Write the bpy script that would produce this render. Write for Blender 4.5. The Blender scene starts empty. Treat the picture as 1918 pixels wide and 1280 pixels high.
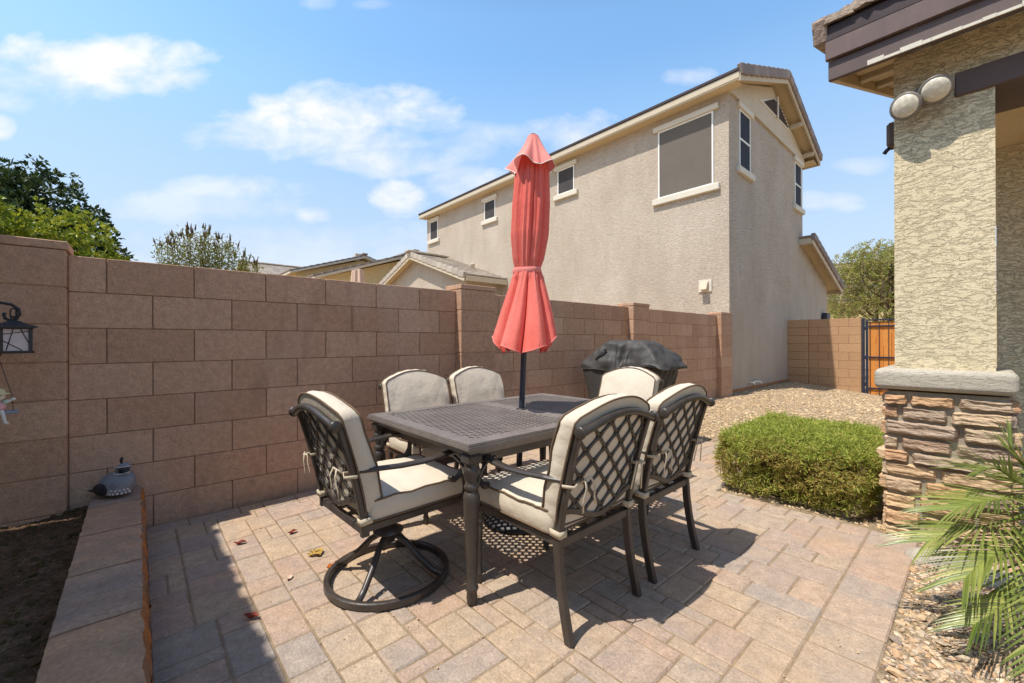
import bpy, math, random
from mathutils import Vector, Matrix, noise
R = math.radians
rnd = random.Random(7)
sc = bpy.context.scene
COL = sc.collection
# ---------------------------------------------------------------- helpers
def S(r, g, b):
    f = lambda c: ((c/255+.055)/1.055)**2.4 if c > 10 else c/255/12.92
    return (f(r), f(g), f(b))

class MB:
    """collects geometry, links it as ONE mesh object"""
    def __init__(s):
        s.v = []; s.f = []; s.t = []; s.sm = []
    def add(s, vs, fs, tint=.5, smooth=False):
        o = len(s.v); s.v.extend([tuple(v) for v in vs])
        for f in fs:
            s.f.append(tuple(i+o for i in f)); s.t.append(tint); s.sm.append(smooth)
    def box(s, c, d, tint=.5, bev=0, M=None):
        hx, hy, hz = d[0]/2, d[1]/2, d[2]/2
        if bev <= 0:
            vs = [Vector((x*hx, y*hy, z*hz)) for x in (-1, 1) for y in (-1, 1) for z in (-1, 1)]
            fs = [(0,1,3,2),(4,6,7,5),(0,4,5,1),(2,3,7,6),(0,2,6,4),(1,5,7,3)]
        else:
            b = min(bev, hx*.9, hy*.9, hz*.9)
            vs = []; idx = {}
            for x in (-1,1):
                for y in (-1,1):
                    for z in (-1,1):
                        for ax in range(3):
                            p = [x*(hx-b), y*(hy-b), z*(hz-b)]
                            p[ax] = (x*hx, y*hy, z*hz)[ax]
                            idx[(x,y,z,ax)] = len(vs); vs.append(Vector(p))
            fs = []
            for ax in range(3):
                a, b2 = [(1,2),(2,0),(0,1)][ax]
                for sg in (-1,1):
                    q = []
                    for (u, w) in ((-1,-1),(1,-1),(1,1),(-1,1)):
                        k = [0,0,0]; k[ax] = sg; k[a] = u; k[b2] = w
                        q.append(idx[(k[0],k[1],k[2],ax)])
                    fs.append(tuple(q) if sg > 0 else tuple(q[::-1]))
            for ax in range(3):          # edges along ax
                a, b2 = [(1,2),(2,0),(0,1)][ax]
                for u in (-1,1):
                    for w in (-1,1):
                        k0=[0,0,0];k1=[0,0,0];k0[ax]=-1;k1[ax]=1
                        for k in (k0,k1): k[a]=u;k[b2]=w
                        q=[idx[(*k0,a)],idx[(*k1,a)],idx[(*k1,b2)],idx[(*k0,b2)]]
                        fs.append(tuple(q) if u*w > 0 else tuple(q[::-1]))
            for x in (-1,1):
                for y in (-1,1):
                    for z in (-1,1):
                        q=[idx[(x,y,z,0)],idx[(x,y,z,1)],idx[(x,y,z,2)]]
                        fs.append(tuple(q) if x*y*z > 0 else tuple(q[::-1]))
        c = Vector(c)
        vs = [(M @ p if M else p) + c for p in vs]
        s.add(vs, fs, tint)
    def sweep(s, pts, prof, up=(0,0,1), tint=.5, smooth=True, closed=False, cap=True, scale=None):
        """prof: list of (a,b): a along side, b along up-ish normal"""
        pts = [Vector(p) for p in pts]; n = len(pts); m = len(prof); up = Vector(up)
        vs = []; last = None
        for i, p in enumerate(pts):
            if closed: t = pts[(i+1) % n]-pts[i-1]
            else: t = pts[min(i+1,n-1)]-pts[max(i-1,0)]
            t.normalize()
            side = t.cross(up)
            if side.length < 1e-3: side = last or t.cross(Vector((0,1,.01)))
            side.normalize()
            if last and side.dot(last) < 0 and not closed: side = -side
            last = side; nn = side.cross(t)
            k = scale[i] if scale else 1
            for a, b in prof: vs.append(p+side*a*k+nn*b*k)
        fs = []
        for i in range(n if closed else n-1):
            j = (i+1) % n
            for q in range(m):
                r = (q+1) % m
                fs.append((i*m+q, i*m+r, j*m+r, j*m+q))
        if cap and not closed:
            fs.append(tuple(range(m))[::-1]); fs.append(tuple((n-1)*m+q for q in range(m)))
        s.add(vs, fs, tint, smooth)
    def tube(s, pts, r, n=8, tint=.5, closed=False, up=(0,0,1), scale=None):
        s.sweep(pts, [(r*math.cos(2*math.pi*k/n), r*math.sin(2*math.pi*k/n)) for k in range(n)], up, tint, True, closed, True, scale)
    def bar(s, pts, w, h, tint=.5, up=(0,0,1), closed=False, ch=.25):
        a, b = w/2, h/2; c = min(a, b)*ch
        s.sweep(pts, [(a,-b+c),(a,b-c),(a-c,b),(-a+c,b),(-a,b-c),(-a,-b+c),(-a+c,-b),(a-c,-b)], up, tint, False, closed)
    def lathe(s, prof, c=(0,0,0), n=16, tint=.5, M=None, smooth=True):
        c = Vector(c); vs = []; m = len(prof)
        for k in range(n):
            a = 2*math.pi*k/n
            for r, z in prof:
                p = Vector((r*math.cos(a), r*math.sin(a), z)); vs.append((M @ p if M else p)+c)
        fs = []
        for k in range(n):
            j = (k+1) % n
            for q in range(m-1):
                fs.append((k*m+q, j*m+q, j*m+q+1, k*m+q+1))
        if prof[0][0] > 1e-4: fs.append(tuple(k*m for k in range(n))[::-1])
        if prof[-1][0] > 1e-4: fs.append(tuple(k*m+m-1 for k in range(n)))
        s.add(vs, fs, tint, smooth)
    def prism(s, poly, ax, a0, a1, tint=.5):
        """poly in the two other axes (cyclic order), extruded along ax from a0 to a1"""
        o = [(1,2),(0,2),(0,1)][ax]; n = len(poly); vs = []
        for a in (a0, a1):
            for u, w in poly:
                p = [0,0,0]; p[ax] = a; p[o[0]] = u; p[o[1]] = w; vs.append(p)
        fs = [(i, (i+1) % n, n+(i+1) % n, n+i) for i in range(n)]
        fs += [tuple(range(n))[::-1], tuple(range(n, 2*n))]
        s.add(vs, fs, tint)
    def grid(s, fn, nu, nv, tint=.5, smooth=True, closeu=False):
        vs = [fn(i/nu if not closeu else i/nu, j/nv) for i in range(nu+(0 if closeu else 1)) for j in range(nv+1)]
        fs = []; N = nu if closeu else nu+1
        for i in range(nu):
            k = (i+1) % N
            for j in range(nv):
                fs.append((i*(nv+1)+j, k*(nv+1)+j, k*(nv+1)+j+1, i*(nv+1)+j+1))
        s.add(vs, fs, tint, smooth)
    def build(s, name, m, parent=None, loc=None, world=False, fix=True):
        me = bpy.data.meshes.new(name)
        off = Vector((0,0,0))
        if world and parent: off = parent.matrix_world_loc if hasattr(parent,'matrix_world_loc') else parent.location.copy()
        me.from_pydata([Vector(v)-off for v in s.v] if off.length else s.v, [], s.f)
        me.polygons.foreach_set('use_smooth', s.sm)
        a = me.attributes.new('tint', 'FLOAT', 'FACE'); a.data.foreach_set('value', s.t)
        if fix:
            import bmesh
            bm = bmesh.new(); bm.from_mesh(me); bmesh.ops.recalc_face_normals(bm, faces=bm.faces[:]); bm.to_mesh(me); bm.free()
        me.materials.append(m)
        o = bpy.data.objects.new(name, me); COL.objects.link(o)
        if parent: o.parent = parent
        if loc: o.location = loc
        return o

def tag(o, label=None, cat=None, group=None, kind=None):
    if label: o['label'] = label
    if cat: o['category'] = cat
    if group: o['group'] = group
    if kind: o['kind'] = kind
    return o
def thing(name, label, cat, loc=(0,0,0), rz=0, group=None):
    o = bpy.data.objects.new(name, None); COL.objects.link(o)
    o.location = loc; o.rotation_euler = (0,0,rz); o.empty_display_size = .1
    return tag(o, label, cat, group)
def copy_tree(o, parent=None):
    c = o.copy(); COL.objects.link(c); c.parent = parent
    for ch in list(o.children): copy_tree(ch, c)
    return c

# ---------------------------------------------------------------- materials
def newmat(name):
    m = bpy.data.materials.new(name); m.use_nodes = True
    nt = m.node_tree; nt.nodes.clear()
    return m, nt
class NT:
    def __init__(s, nt): s.nt = nt
    def n(s, t, **k):
        x = s.nt.nodes.new(t)
        for a, b in k.items(): setattr(x, a, b)
        return x
    def l(s, a, b): s.nt.links.new(a, b)
    def val(s, sock, v):
        if hasattr(v, 'links') or isinstance(v, bpy.types.NodeSocket): s.l(v, sock)
        else: sock.default_value = v
    def math(s, op, a, b=None, clamp=False):
        x = s.n('ShaderNodeMath', operation=op, use_clamp=clamp); s.val(x.inputs[0], a)
        if b is not None: s.val(x.inputs[1], b)
        return x.outputs[0]
    def noise(s, vec, scale, detail=4, rough=.55, dist=0):
        x = s.n('ShaderNodeTexNoise'); s.l(vec, x.inputs['Vector'])
        x.inputs['Scale'].default_value = scale; x.inputs['Detail'].default_value = detail
        x.inputs['Roughness'].default_value = rough; x.inputs['Distortion'].default_value = dist
        return x.outputs['Fac']
    def ramp(s, fac, stops, interp='LINEAR'):
        x = s.n('ShaderNodeValToRGB'); cr = x.color_ramp; cr.interpolation = interp
        while len(cr.elements) < len(stops): cr.elements.new(.5)
        for e, (p, c) in zip(cr.elements, stops):
            e.position = p; e.color = (*c, 1) if len(c) == 3 else c
        s.l(fac, x.inputs[0]); return x.outputs[0]
    def mix(s, fac, a, b, mode='MIX'):
        x = s.n('ShaderNodeMix', data_type='RGBA', blend_type=mode); s.val(x.inputs[0], fac)
        for sock, v in ((x.inputs[6], a), (x.inputs[7], b)):
            if isinstance(v, bpy.types.NodeSocket): s.l(v, sock)
            else: sock.default_value = (*v, 1)
        return x.outputs[2]
    def vecscale(s, vec, sc3, rot=(0,0,0)):
        x = s.n('ShaderNodeMapping'); s.l(vec, x.inputs[0]); x.inputs['Scale'].default_value = sc3; x.inputs['Rotation'].default_value = rot
        return x.outputs[0]

def surf(name, cols, scale=6, rough=.8, bump=.0, bscale=40, bdist=.01, tintcols=None, tint_amt=1.0, spec=.3, metal=0, stretch=(1,1,1), fine=.12, fscale=120, translucent=0, bstretch=(1,1,1), extra=None, bdetail=6, spots=None):
    """noise-mixed principled material. cols: two linear colours; tintcols: ramp on the face attribute"""
    m, nt = newmat(name); T = NT(nt)
    co = T.n('ShaderNodeTexCoord').outputs['Object']
    v = T.vecscale(co, stretch)
    f = T.noise(v, scale, 5, .6)
    c = T.mix(T.ramp(f, [(.3,(0,0,0)),(.7,(1,1,1))]), cols[0], cols[1])
    if tintcols:
        at = T.n('ShaderNodeAttribute', attribute_name='tint').outputs['Fac']
        tc = T.ramp(at, [(i/(len(tintcols)-1), t) for i, t in enumerate(tintcols)])
        c = T.mix(tint_amt, c, tc) if tint_amt < 1 else T.mix(.35, tc, c)
    ff = T.noise(co, fscale, 3, .7)
    g = T.ramp(ff, [(.25,(1-fine,)*3),(.75,(1+fine,)*3)])
    c = T.mix(1.0, c, g, 'MULTIPLY')
    g2 = T.ramp(T.noise(co, fscale/5.5, 4, .65), [(.28,(1-fine*.75,)*3),(.72,(1+fine*.75,)*3)])
    c = T.mix(1.0, c, g2, 'MULTIPLY')
    if spots:
        sf = T.noise(co, spots[0], 2, .5)
        c = T.mix(T.ramp(sf, [(spots[1],(0,0,0)),(spots[1]+.04,(1,1,1))]), c, spots[2])
    if extra: c = extra(T, co, c)
    b = T.n('ShaderNodeBsdfPrincipled')
    T.l(c, b.inputs['Base Color']); b.inputs['Roughness'].default_value = rough
    b.inputs['Specular IOR Level'].default_value = spec; b.inputs['Metallic'].default_value = metal
    if bump:
        h = T.noise(T.vecscale(co, bstretch), bscale, bdetail, .6)
        bn = T.n('ShaderNodeBump'); bn.inputs['Strength'].default_value = bump; bn.inputs['Distance'].default_value = bdist
        T.l(h, bn.inputs['Height']); T.l(bn.outputs[0], b.inputs['Normal'])
    out = T.n('ShaderNodeOutputMaterial')
    if translucent:
        tr = T.n('ShaderNodeBsdfTranslucent'); T.l(c, tr.inputs[0])
        ms = T.n('ShaderNodeMixShader'); ms.inputs[0].default_value = translucent
        T.l(b.outputs[0], ms.inputs[1]); T.l(tr.outputs[0], ms.inputs[2]); T.l(ms.outputs[0], out.inputs[0])
    else: T.l(b.outputs[0], out.inputs[0])
    return m

def stucco(name, c0, c1, trowel=1.0, stretch=(1,1,1), scale=9, dist=.02):
    """skip-trowel stucco: ragged, flattened lumps with sharp little ledges"""
    m, nt = newmat(name); T = NT(nt)
    co = T.n('ShaderNodeTexCoord').outputs['Object']
    v = T.vecscale(co, stretch)
    n1 = T.noise(v, scale, 6, .62, .6)
    n2 = T.noise(v, scale*2.3, 5, .6, .4)
    led = T.ramp(n1, [(.465,(0,0,0)),(.535,(1,1,1))])
    led2 = T.ramp(n2, [(.39,(0,0,0)),(.45,(1,1,1))])
    h = T.math('ADD', T.math('MULTIPLY', led, .9), T.math('MULTIPLY', led2, .6))
    fine = T.noise(co, 160, 3, .7)
    h = T.math('ADD', h, T.math('MULTIPLY', fine, .35))
    big = T.noise(T.vecscale(co, (1,1,.6)), 1.1, 6, .65, .4)
    c = T.mix(T.ramp(big, [(.35,(0,0,0)),(.7,(1,1,1))]), c0, c1)
    drk = T.noise(T.vecscale(co, (1.6,1.6,.35)), 1.7, 5, .6)
    c = T.mix(T.math('MULTIPLY', T.ramp(drk, [(.5,(0,0,0)),(.74,(1,1,1))]), .28), c, tuple(q*.72 for q in c0))
    c = T.mix(1.0, c, T.ramp(fine, [(.2,(.88,)*3),(.8,(1.1,)*3)]), 'MULTIPLY')
    b = T.n('ShaderNodeBsdfPrincipled'); T.l(c, b.inputs['Base Color'])
    b.inputs['Roughness'].default_value = .92; b.inputs['Specular IOR Level'].default_value = .15
    bn = T.n('ShaderNodeBump'); bn.inputs['Strength'].default_value = trowel; bn.inputs['Distance'].default_value = dist
    T.l(h, bn.inputs['Height']); T.l(bn.outputs[0], b.inputs['Normal'])
    out = T.n('ShaderNodeOutputMaterial'); T.l(b.outputs[0], out.inputs[0])
    return m

M = {}
def wall_stain(T, co, c):
    n = T.noise(T.vecscale(co, (1,1,.45)), 2.3, 6, .65, .3)
    c = T.mix(T.math('MULTIPLY', T.ramp(n, [(.52,(0,0,0)),(.75,(1,1,1))]), .38), c, S(204,178,158))
    n2 = T.noise(T.vecscale(co, (1,1,.3)), 5, 5, .65)
    return T.mix(T.math('MULTIPLY', T.ramp(n2, [(.56,(0,0,0)),(.72,(1,1,1))]), .35), c, S(128,100,82))
M['block'] = surf('concrete block', [S(183,145,117), S(194,158,131)], 1.2, .93, .8, 70, .009, [S(173,136,110), S(183,145,118), S(190,152,125), S(199,163,136)], 1.0, .15, fine=.22, fscale=140, extra=wall_stain, spots=(75,.69,S(132,104,84)))
M['block_tan'] = surf('tan block', [S(178,140,104), S(188,150,114)], 1.5, .93, .5, 80, .006, [S(174,137,102), S(186,148,112)], 1.0, .15)
M['mortar'] = surf('mortar', [S(132,106,88), S(146,118,98)], 8, .95, .3, 120, .004, spec=.1)
M['mortar_grey'] = surf('grey mortar', [S(150,140,124), S(168,157,140)], 18, .95, .6, 90, .006, spec=.1)
def paver_extra(T, co, c):
    n = T.noise(T.vecscale(co, (1,1,1)), 5, 5, .65)
    c = T.mix(T.math('MULTIPLY', T.ramp(n, [(.45,(0,0,0)),(.72,(1,1,1))]), .45), c, S(150,144,140))
    n2 = T.noise(co, 2.1, 4, .6)
    c = T.mix(T.math('MULTIPLY', T.ramp(n2, [(.5,(0,0,0)),(.7,(1,1,1))]), .35), c, S(194,158,118))
    return T.mix(1.0, c, (.93,.91,.90), 'MULTIPLY')
M['paver'] = surf('paver', [S(182,164,142), S(172,155,136)], 3.5, .92, .9, 70, .008, [S(163,152,144), S(186,163,140), S(192,167,138), S(188,156,136), S(173,157,144), S(183,154,137), S(195,173,145), S(169,155,145)], 1.0, .15, fine=.26, fscale=105, extra=paver_extra)
M['sand'] = surf('joint sand', [S(126,108,88), S(158,138,112)], 14, .97, .5, 160, .004, spec=.05)
M['cap'] = surf('cap stone', [S(190,148,114), S(140,126,116)], 5, .9, .6, 60, .008, [S(146,130,120), S(190,148,112), S(160,136,120)], .55, .2, stretch=(.8,2.6,1), fine=.25, fscale=70)
M['rust'] = surf('rusty split face', [S(198,122,54), S(128,112,100)], 7, .95, .9, 60, .02, spec=.1, fine=.3, fscale=70)
M['soil'] = surf('soil', [S(82,64,50), S(118,94,74)], 20, .97, .9, 60, .02, spec=.05, fine=.4, fscale=90, spots=(60,.68,S(140,120,96)))
M['gravel_base'] = surf('gravel base', [S(150,130,106), S(188,166,136)], 22, .95, 1.0, 55, .03, spec=.1, fine=.4, fscale=60)
M['stone'] = surf('pebbles', [S(186,158,124), S(170,150,126)], 30, .8, .2, 90, .003, [S(112,106,108), S(196,160,118), S(150,140,132), S(214,182,140), S(176,132,98), S(222,204,176), S(132,124,120)], 1.0, .25, fine=.2)
M['stone_far'] = surf('tan pebbles', [S(196,172,136), S(186,160,126)], 30, .85, .2, 90, .003, [S(168,140,108), S(204,176,138), S(188,158,120), S(224,202,168), S(176,154,130)], 1.0, .2, fine=.2)
M['ground'] = surf('desert ground', [S(168,148,120), S(186,164,134)], .5, .97, .4, 20, .03, spec=.05, fine=.2, fscale=12)
M['stucco_near'] = stucco('pillar stucco', S(222,205,169), S(230,213,179), .85, (1,1,2.8), 14, .012)
M['stucco_far'] = stucco('house stucco', S(187,171,152), S(202,187,169), .75, (1,1,3.4), 11, .012)
M['stucco_yellow'] = stucco('tan house stucco', S(206,182,134), S(212,190,146), .6, (1,1,2), 6, .015)
M['cast'] = stucco('cast cap', S(176,166,150), S(186,177,160), .5, (1,1,3), 16, .008)
M['ledger'] = surf('ledge stone', [S(204,172,130), S(176,142,108)], 12, .88, .9, 30, .012, [S(138,126,122), S(206,176,136), S(190,148,112), S(216,190,152), S(172,132,102), S(200,178,148), S(150,132,120), S(206,158,112)], .82, .2, stretch=(1,1,3), fine=.22, fscale=60, bstretch=(1,.8,4))
M['trim'] = surf('cream trim', [S(208,198,180), S(214,205,188)], 3, .85, .2, 90, .003, spec=.2, fine=.05)
M['trim_tan'] = surf('tan painted board', [S(192,177,152), S(200,185,162)], 3, .8, .15, 50, .003, spec=.2, fine=.05)
M['brown'] = surf('dark brown paint', [S(92,76,72), S(104,88,82)], 2.5, .6, .1, 50, .003, spec=.3, fine=.06)
M['brown2'] = surf('weathered brown board', [S(112,92,86), S(96,80,76)], 6, .6, .1, 50, .003, spec=.3, fine=.08, stretch=(1,1.5,.3))
M['soffit'] = surf('soffit paint', [S(206,184,148), S(198,176,140)], 3, .85, .2, 70, .003, spec=.15, fine=.06)
M['tile'] = surf('roof tile', [S(150,136,128), S(128,114,108)], 4, .85, .3, 60, .006, [S(142,126,116), S(122,110,106), S(162,146,134)], 1.0, .2)
M['tile_pale'] = surf('pale roof tile', [S(186,174,158), S(168,156,142)], 4, .9, .3, 60, .006, [S(180,166,150), S(160,148,136), S(196,184,166)], 1.0, .2)
M['tile_rough'] = surf('rough shake tile', [S(186,166,146), S(150,130,116)], 14, .92, 1.0, 40, .02, spec=.15, fine=.3, fscale=60)
M['fascia_dark'] = surf('roof underlayment', [S(60,48,50), S(70,58,58)], 3, .7, .1, 50, .003, spec=.3)
M['screen'] = surf('sun screen', [S(112,104,95), S(107,99,91)], 3, .9, .3, 400, .002, spec=.15, fine=.1, fscale=400)
M['screen_dark'] = surf('charcoal window screen', [S(78,74,72), S(72,68,67)], 3, .9, .3, 400, .002, spec=.15, fine=.1, fscale=400)
M['glass_dark'] = surf('dark window screen', [S(48,48,56), S(58,56,62)], 3, .7, spec=.15, fine=.05)
M['white'] = surf('white vinyl', [S(236,232,222), S(230,226,216)], 3, .5, spec=.4, fine=.03)
M['metal'] = surf('bronze cast aluminium', [S(52,46,42), S(72,64,58)], 9, .38, .12, 120, .002, spec=.55, fine=.18, fscale=90)
M['metal_top'] = surf('weathered bronze tabletop', [S(104,96,90), S(127,118,111)], 5, .48, .15, 120, .002, spec=.5, fine=.18, fscale=70)
M['fabric'] = surf('beige canvas', [S(220,206,184), S(226,213,192)], 5, .95, .12, 400, .002, spec=.1, fine=.05, fscale=300)
M['fabric2'] = surf('beige canvas wrinkled', [S(202,189,169), S(209,197,178)], 5, .95, .4, 17, .014, spec=.1, fine=.035, fscale=300)
M['piping'] = surf('taupe piping', [S(104,86,70), S(118,98,80)], 9, .9, spec=.1)
M['tie'] = surf('cloth tie', [S(206,192,168), S(190,176,152)], 9, .95, spec=.1)
M['red'] = surf('faded coral canvas', [S(246,112,98), S(250,146,132)], 3.5, .9, .55, 26, .012, spec=.12, fine=.07, fscale=160, bstretch=(1,1,.35), translucent=.30, stretch=(1,1,.4))
M['red_pale'] = surf('sunlit pale coral canvas', [S(240,160,150), S(242,144,132)], 5, .9, .2, 220, .002, spec=.12, fine=.05, translucent=.2)  # paler copy of the coral, carries the sunlit look of the vent flap
M['navy'] = surf('dark blue pole', [S(38,42,58), S(46,50,66)], 5, .35, spec=.5, fine=.05)
M['black_iron'] = surf('black iron', [S(30,29,32), S(42,40,42)], 12, .5, .2, 90, .002, spec=.5)
M['cover'] = surf('black vinyl cover', [S(56,53,50), S(72,68,64)], 3, .6, .3, 60, .006, spec=.4, fine=.12, fscale=30)
M['cedar'] = surf('cedar board', [S(214,140,64), S(190,112,46)], 4, .6, .2, 60, .003, [S(196,118,48), S(222,148,72), S(206,132,60)], 1.0, .3, stretch=(6,6,.6), spots=(7,.72,S(130,66,26)))
M['pot'] = surf('blue glazed pot', [S(34,44,92), S(48,58,110)], 4, .2, spec=.6, fine=.05)
M['bark'] = surf('bark', [S(98,78,60), S(76,60,48)], 12, .95, .8, 40, .02, spec=.1)
M['twig'] = surf('twigs', [S(66,58,36), S(86,72,46)], 12, .95, spec=.05)
def leafmat(name, cols, tr=.3, rough=.45, spec=.4):
    return surf(name, [cols[0], cols[-1]], 3, rough, 0, tintcols=cols, spec=spec, fine=.1, fscale=30, translucent=tr)
M['leaf_dark'] = leafmat('dark glossy leaf', [S(30,46,22), S(52,72,32), S(98,116,58), S(42,60,30)])
M['leaf_bright'] = leafmat('yellow green leaf', [S(74,100,28), S(142,158,44), S(204,202,70), S(104,126,42)])
M['leaf_hedge'] = leafmat('hedge needles', [S(130,146,56), S(182,190,84), S(208,208,112), S(204,162,104), S(154,164,72)], .35, .6, .25)
M['leaf_grey'] = leafmat('grey green leaf', [S(104,114,48), S(160,158,72), S(136,138,62), S(136,138,62), S(98,76,64)], .25, .6, .2)
M['leaf_brown'] = leafmat('seed spike', [S(110,84,72), S(134,104,88), S(92,72,62)], .1, .8, .1)
M['leaf_tree'] = leafmat('olive leaf', [S(126,136,68), S(172,174,90), S(196,188,108), S(196,156,134), S(146,154,82)], .3, .6, .2)
M['leaf_palm'] = leafmat('palm leaflet', [S(58,80,28), S(108,126,46), S(176,178,96)], .25, .35, .5)
M['dry_red'] = surf('dry red leaf', [S(150,70,58), S(112,50,42)], 20, .7, spec=.2, fine=.2)
M['dry_tan'] = surf('dry tan leaf', [S(196,160,84), S(150,122,60)], 20, .8, spec=.2, fine=.2)
M['dry_orange'] = surf('dry orange leaf', [S(206,116,40), S(160,84,30)], 20, .8, spec=.2, fine=.2)
M['pale_leaf'] = surf('pale petal', [S(226,196,176), S(206,166,140)], 20, .8, spec=.2, fine=.2)
M['pipe_white'] = M['white']
M['frost'] = surf('frosted pane', [S(190,176,176), S(206,192,188)], 9, .4, spec=.4, fine=.05)
M['lens'] = surf('ribbed lamp lens', [S(196,184,160), S(236,226,204)], 40, .15, .3, 60, .004, spec=.7, fine=.1)
M['lamp_body'] = surf('bronze lamp body', [S(112,104,98), S(132,122,112)], 9, .4, spec=.5)
M['quail_grey'] = surf('slate painted clay', [S(112,116,126), S(138,140,146)], 14, .5, .3, 60, .004, spec=.4, fine=.15)
M['quail_dark'] = surf('dark painted clay', [S(34,34,42), S(52,50,56)], 14, .45, .3, 60, .004, spec=.4)
M['quail_white'] = surf('white painted clay', [S(206,198,196), S(180,172,172)], 14, .5, spec=.4)
M['toy_white'] = surf('cream painted resin', [S(226,220,206), S(214,206,190)], 14, .5, spec=.4, fine=.05)
M['toy_hat'] = surf('straw resin', [S(222,206,156), S(206,188,136)], 30, .6, .3, 80, .003, spec=.3)
M['toy_pink'] = surf('pink painted resin', [S(216,150,150), S(226,176,170)], 20, .5, spec=.4)
M['toy_green'] = surf('mint painted resin', [S(170,200,180), S(186,212,190)], 20, .5, spec=.4)
M['plank'] = surf('grey blue painted plank', [S(126,136,152), S(150,158,170)], 20, .6, spec=.3, stretch=(1,6,6))
M['beige_cloth'] = surf('faded beige umbrella cloth', [S(196,166,144), S(206,178,156)], 6, .95, .3, 60, .006, spec=.1)

# ---------------------------------------------------------------- camera, sun, sky
YAW, ROL = R(48.31), R(-.2)
CAM = Vector((.137, -3.378, 1.11))
fw = Vector((math.cos(YAW), math.sin(YAW), 0)); rt0 = Vector((math.sin(YAW), -math.cos(YAW), 0)); up0 = Vector((0,0,1))
rt = rt0*math.cos(ROL)+up0*math.sin(ROL); up = -rt0*math.sin(ROL)+up0*math.cos(ROL)
cd = bpy.data.cameras.new('camera'); cam = bpy.data.objects.new('camera', cd); COL.objects.link(cam)
mw = Matrix((rt, up, -fw)).transposed().to_4x4(); mw.translation = CAM; cam.matrix_world = mw
cd.sensor_width = 36; cd.lens = 786/1918*36; cd.clip_end = 3000; cd.clip_start = .05
sc.camera = cam

SUNV = Vector((-.50, .095, 1.0)).normalized()
sl = bpy.data.lights.new('sun', 'SUN'); so = bpy.data.objects.new('sun', sl); COL.objects.link(so)
sl.energy = 4.3; sl.angle = R(.5); sl.color = (1, .95, .87)
so.rotation_euler = (-SUNV).to_track_quat('-Z', 'Y').to_euler(); so.location = (-5, 2, 12)
sc.view_settings.view_transform = 'Standard'; sc.view_settings.look = 'None'
sc.view_settings.exposure = .32; sc.view_settings.gamma = 1

w = bpy.data.worlds.new('World'); sc.world = w; w.use_nodes = True
wt = w.node_tree; wt.nodes.clear(); T = NT(wt)
sky = T.n('ShaderNodeTexSky'); sky.sky_type = 'NISHITA'; sky.sun_disc = False
sky.sun_elevation = math.asin(SUNV.z); sky.sun_rotation = math.atan2(SUNV.x, SUNV.y)
sky.air_density = 1.0; sky.dust_density = 1.2; sky.ozone_density = 1.6; sky.altitude = 350
dv = T.n('ShaderNodeTexCoord').outputs['Generated']
def dot(vec):
    x = T.n('ShaderNodeVectorMath', operation='DOT_PRODUCT'); T.l(dv, x.inputs[0]); x.inputs[1].default_value = vec
    return x.outputs['Value']
az = Vector((math.cos(R(48.3)), math.sin(R(48.3)), 0)); azr = Vector((az.y, -az.x, 0))
den = T.math('MAXIMUM', dot(az), .12)
px = T.math('DIVIDE', dot(azr), den); py = T.math('DIVIDE', dot((0,0,1)), den)
cv = T.n('ShaderNodeCombineXYZ'); T.l(px, cv.inputs[0]); T.l(py, cv.inputs[1])
cn = T.noise(T.vecscale(cv.outputs[0], (1,1.7,1)), 5.5, 9, .58, .25)
cn2 = T.noise(T.vecscale(cv.outputs[0], (1,2.2,1)), 2.2, 6, .6, .2)
nz = T.math('ADD', T.math('MULTIPLY', T.math('SUBTRACT', cn, .5), 4.2), T.math('MULTIPLY', T.math('SUBTRACT', cn2, .5), 1.6))
blobs = [(175,120,215,62,1),(90,150,240,55,.7),(300,148,110,35,.75),(640,212,225,60,1),(560,205,120,42,.8),(620,258,290,48,.75),(725,298,140,34,.75),
         (455,352,150,28,.6),(380,385,230,36,.45),(750,372,58,34,1),(590,402,46,22,.9),(880,345,90,34,.6),(1090,252,110,46,.7),
         (1285,146,62,18,.5),(1545,378,70,24,.5),(1610,312,60,18,.35),(-5,235,38,24,.9),(600,2,40,16,.3),(880,262,120,40,.45),(700,8,40,10,.2),
         (560,470,420,60,.35)]
mask = None
for (bx, by, ax, ay, st) in blobs:
    cx = (bx-959)/786; cy = (640-by)/786
    dx = T.math('DIVIDE', T.math('SUBTRACT', px, cx), ax/786); dy = T.math('DIVIDE', T.math('SUBTRACT', py, cy), ay/786)
    r2 = T.math('ADD', T.math('MULTIPLY', dx, dx), T.math('MULTIPLY', dy, dy))
    k = T.math('ADD', T.math('SUBTRACT', 1.0, r2), nz)
    k = T.math('MULTIPLY', T.math('MULTIPLY', k, .85, True), st)
    mask = k if mask is None else T.math('MAXIMUM', mask, k)
front = T.math('GREATER_THAN', dot(az), .15)
mask = T.math('MULTIPLY', mask, front)
# slight general veil of thin cloud towards the horizon
hz = T.math('SUBTRACT', 1.0, T.math('MULTIPLY', dot((0,0,1)), 1.8), True)
SKYK = .10
shade = T.ramp(T.math('ADD', T.math('MULTIPLY', cn, .6), T.math('MULTIPLY', cn2, .4)), [(.3,(.84,.87,.93)),(.62,(1,1,1))])
CW = 8.6
cc = T.mix(1.0, shade, (CW, CW, CW*1.02), 'MULTIPLY')
low = T.math('MULTIPLY', T.math('SUBTRACT', .86, dot((0,0,1))), 4.0, True)
mid = T.math('MULTIPLY', T.math('SUBTRACT', dot((0,0,1)), .08), 2.6, True)
fm = T.mix(mid, (1.5,1.55,1.65), (2.0,2.5,2.5))
skc = T.mix(low, T.mix(1.0, sky.outputs[0], (1.2,1.25,1.3), 'MULTIPLY'), T.mix(1.0, sky.outputs[0], fm, 'MULTIPLY'))
skc = T.mix(T.math('MULTIPLY', hz, .92), skc, (5.3,6.0,6.7))
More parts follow.
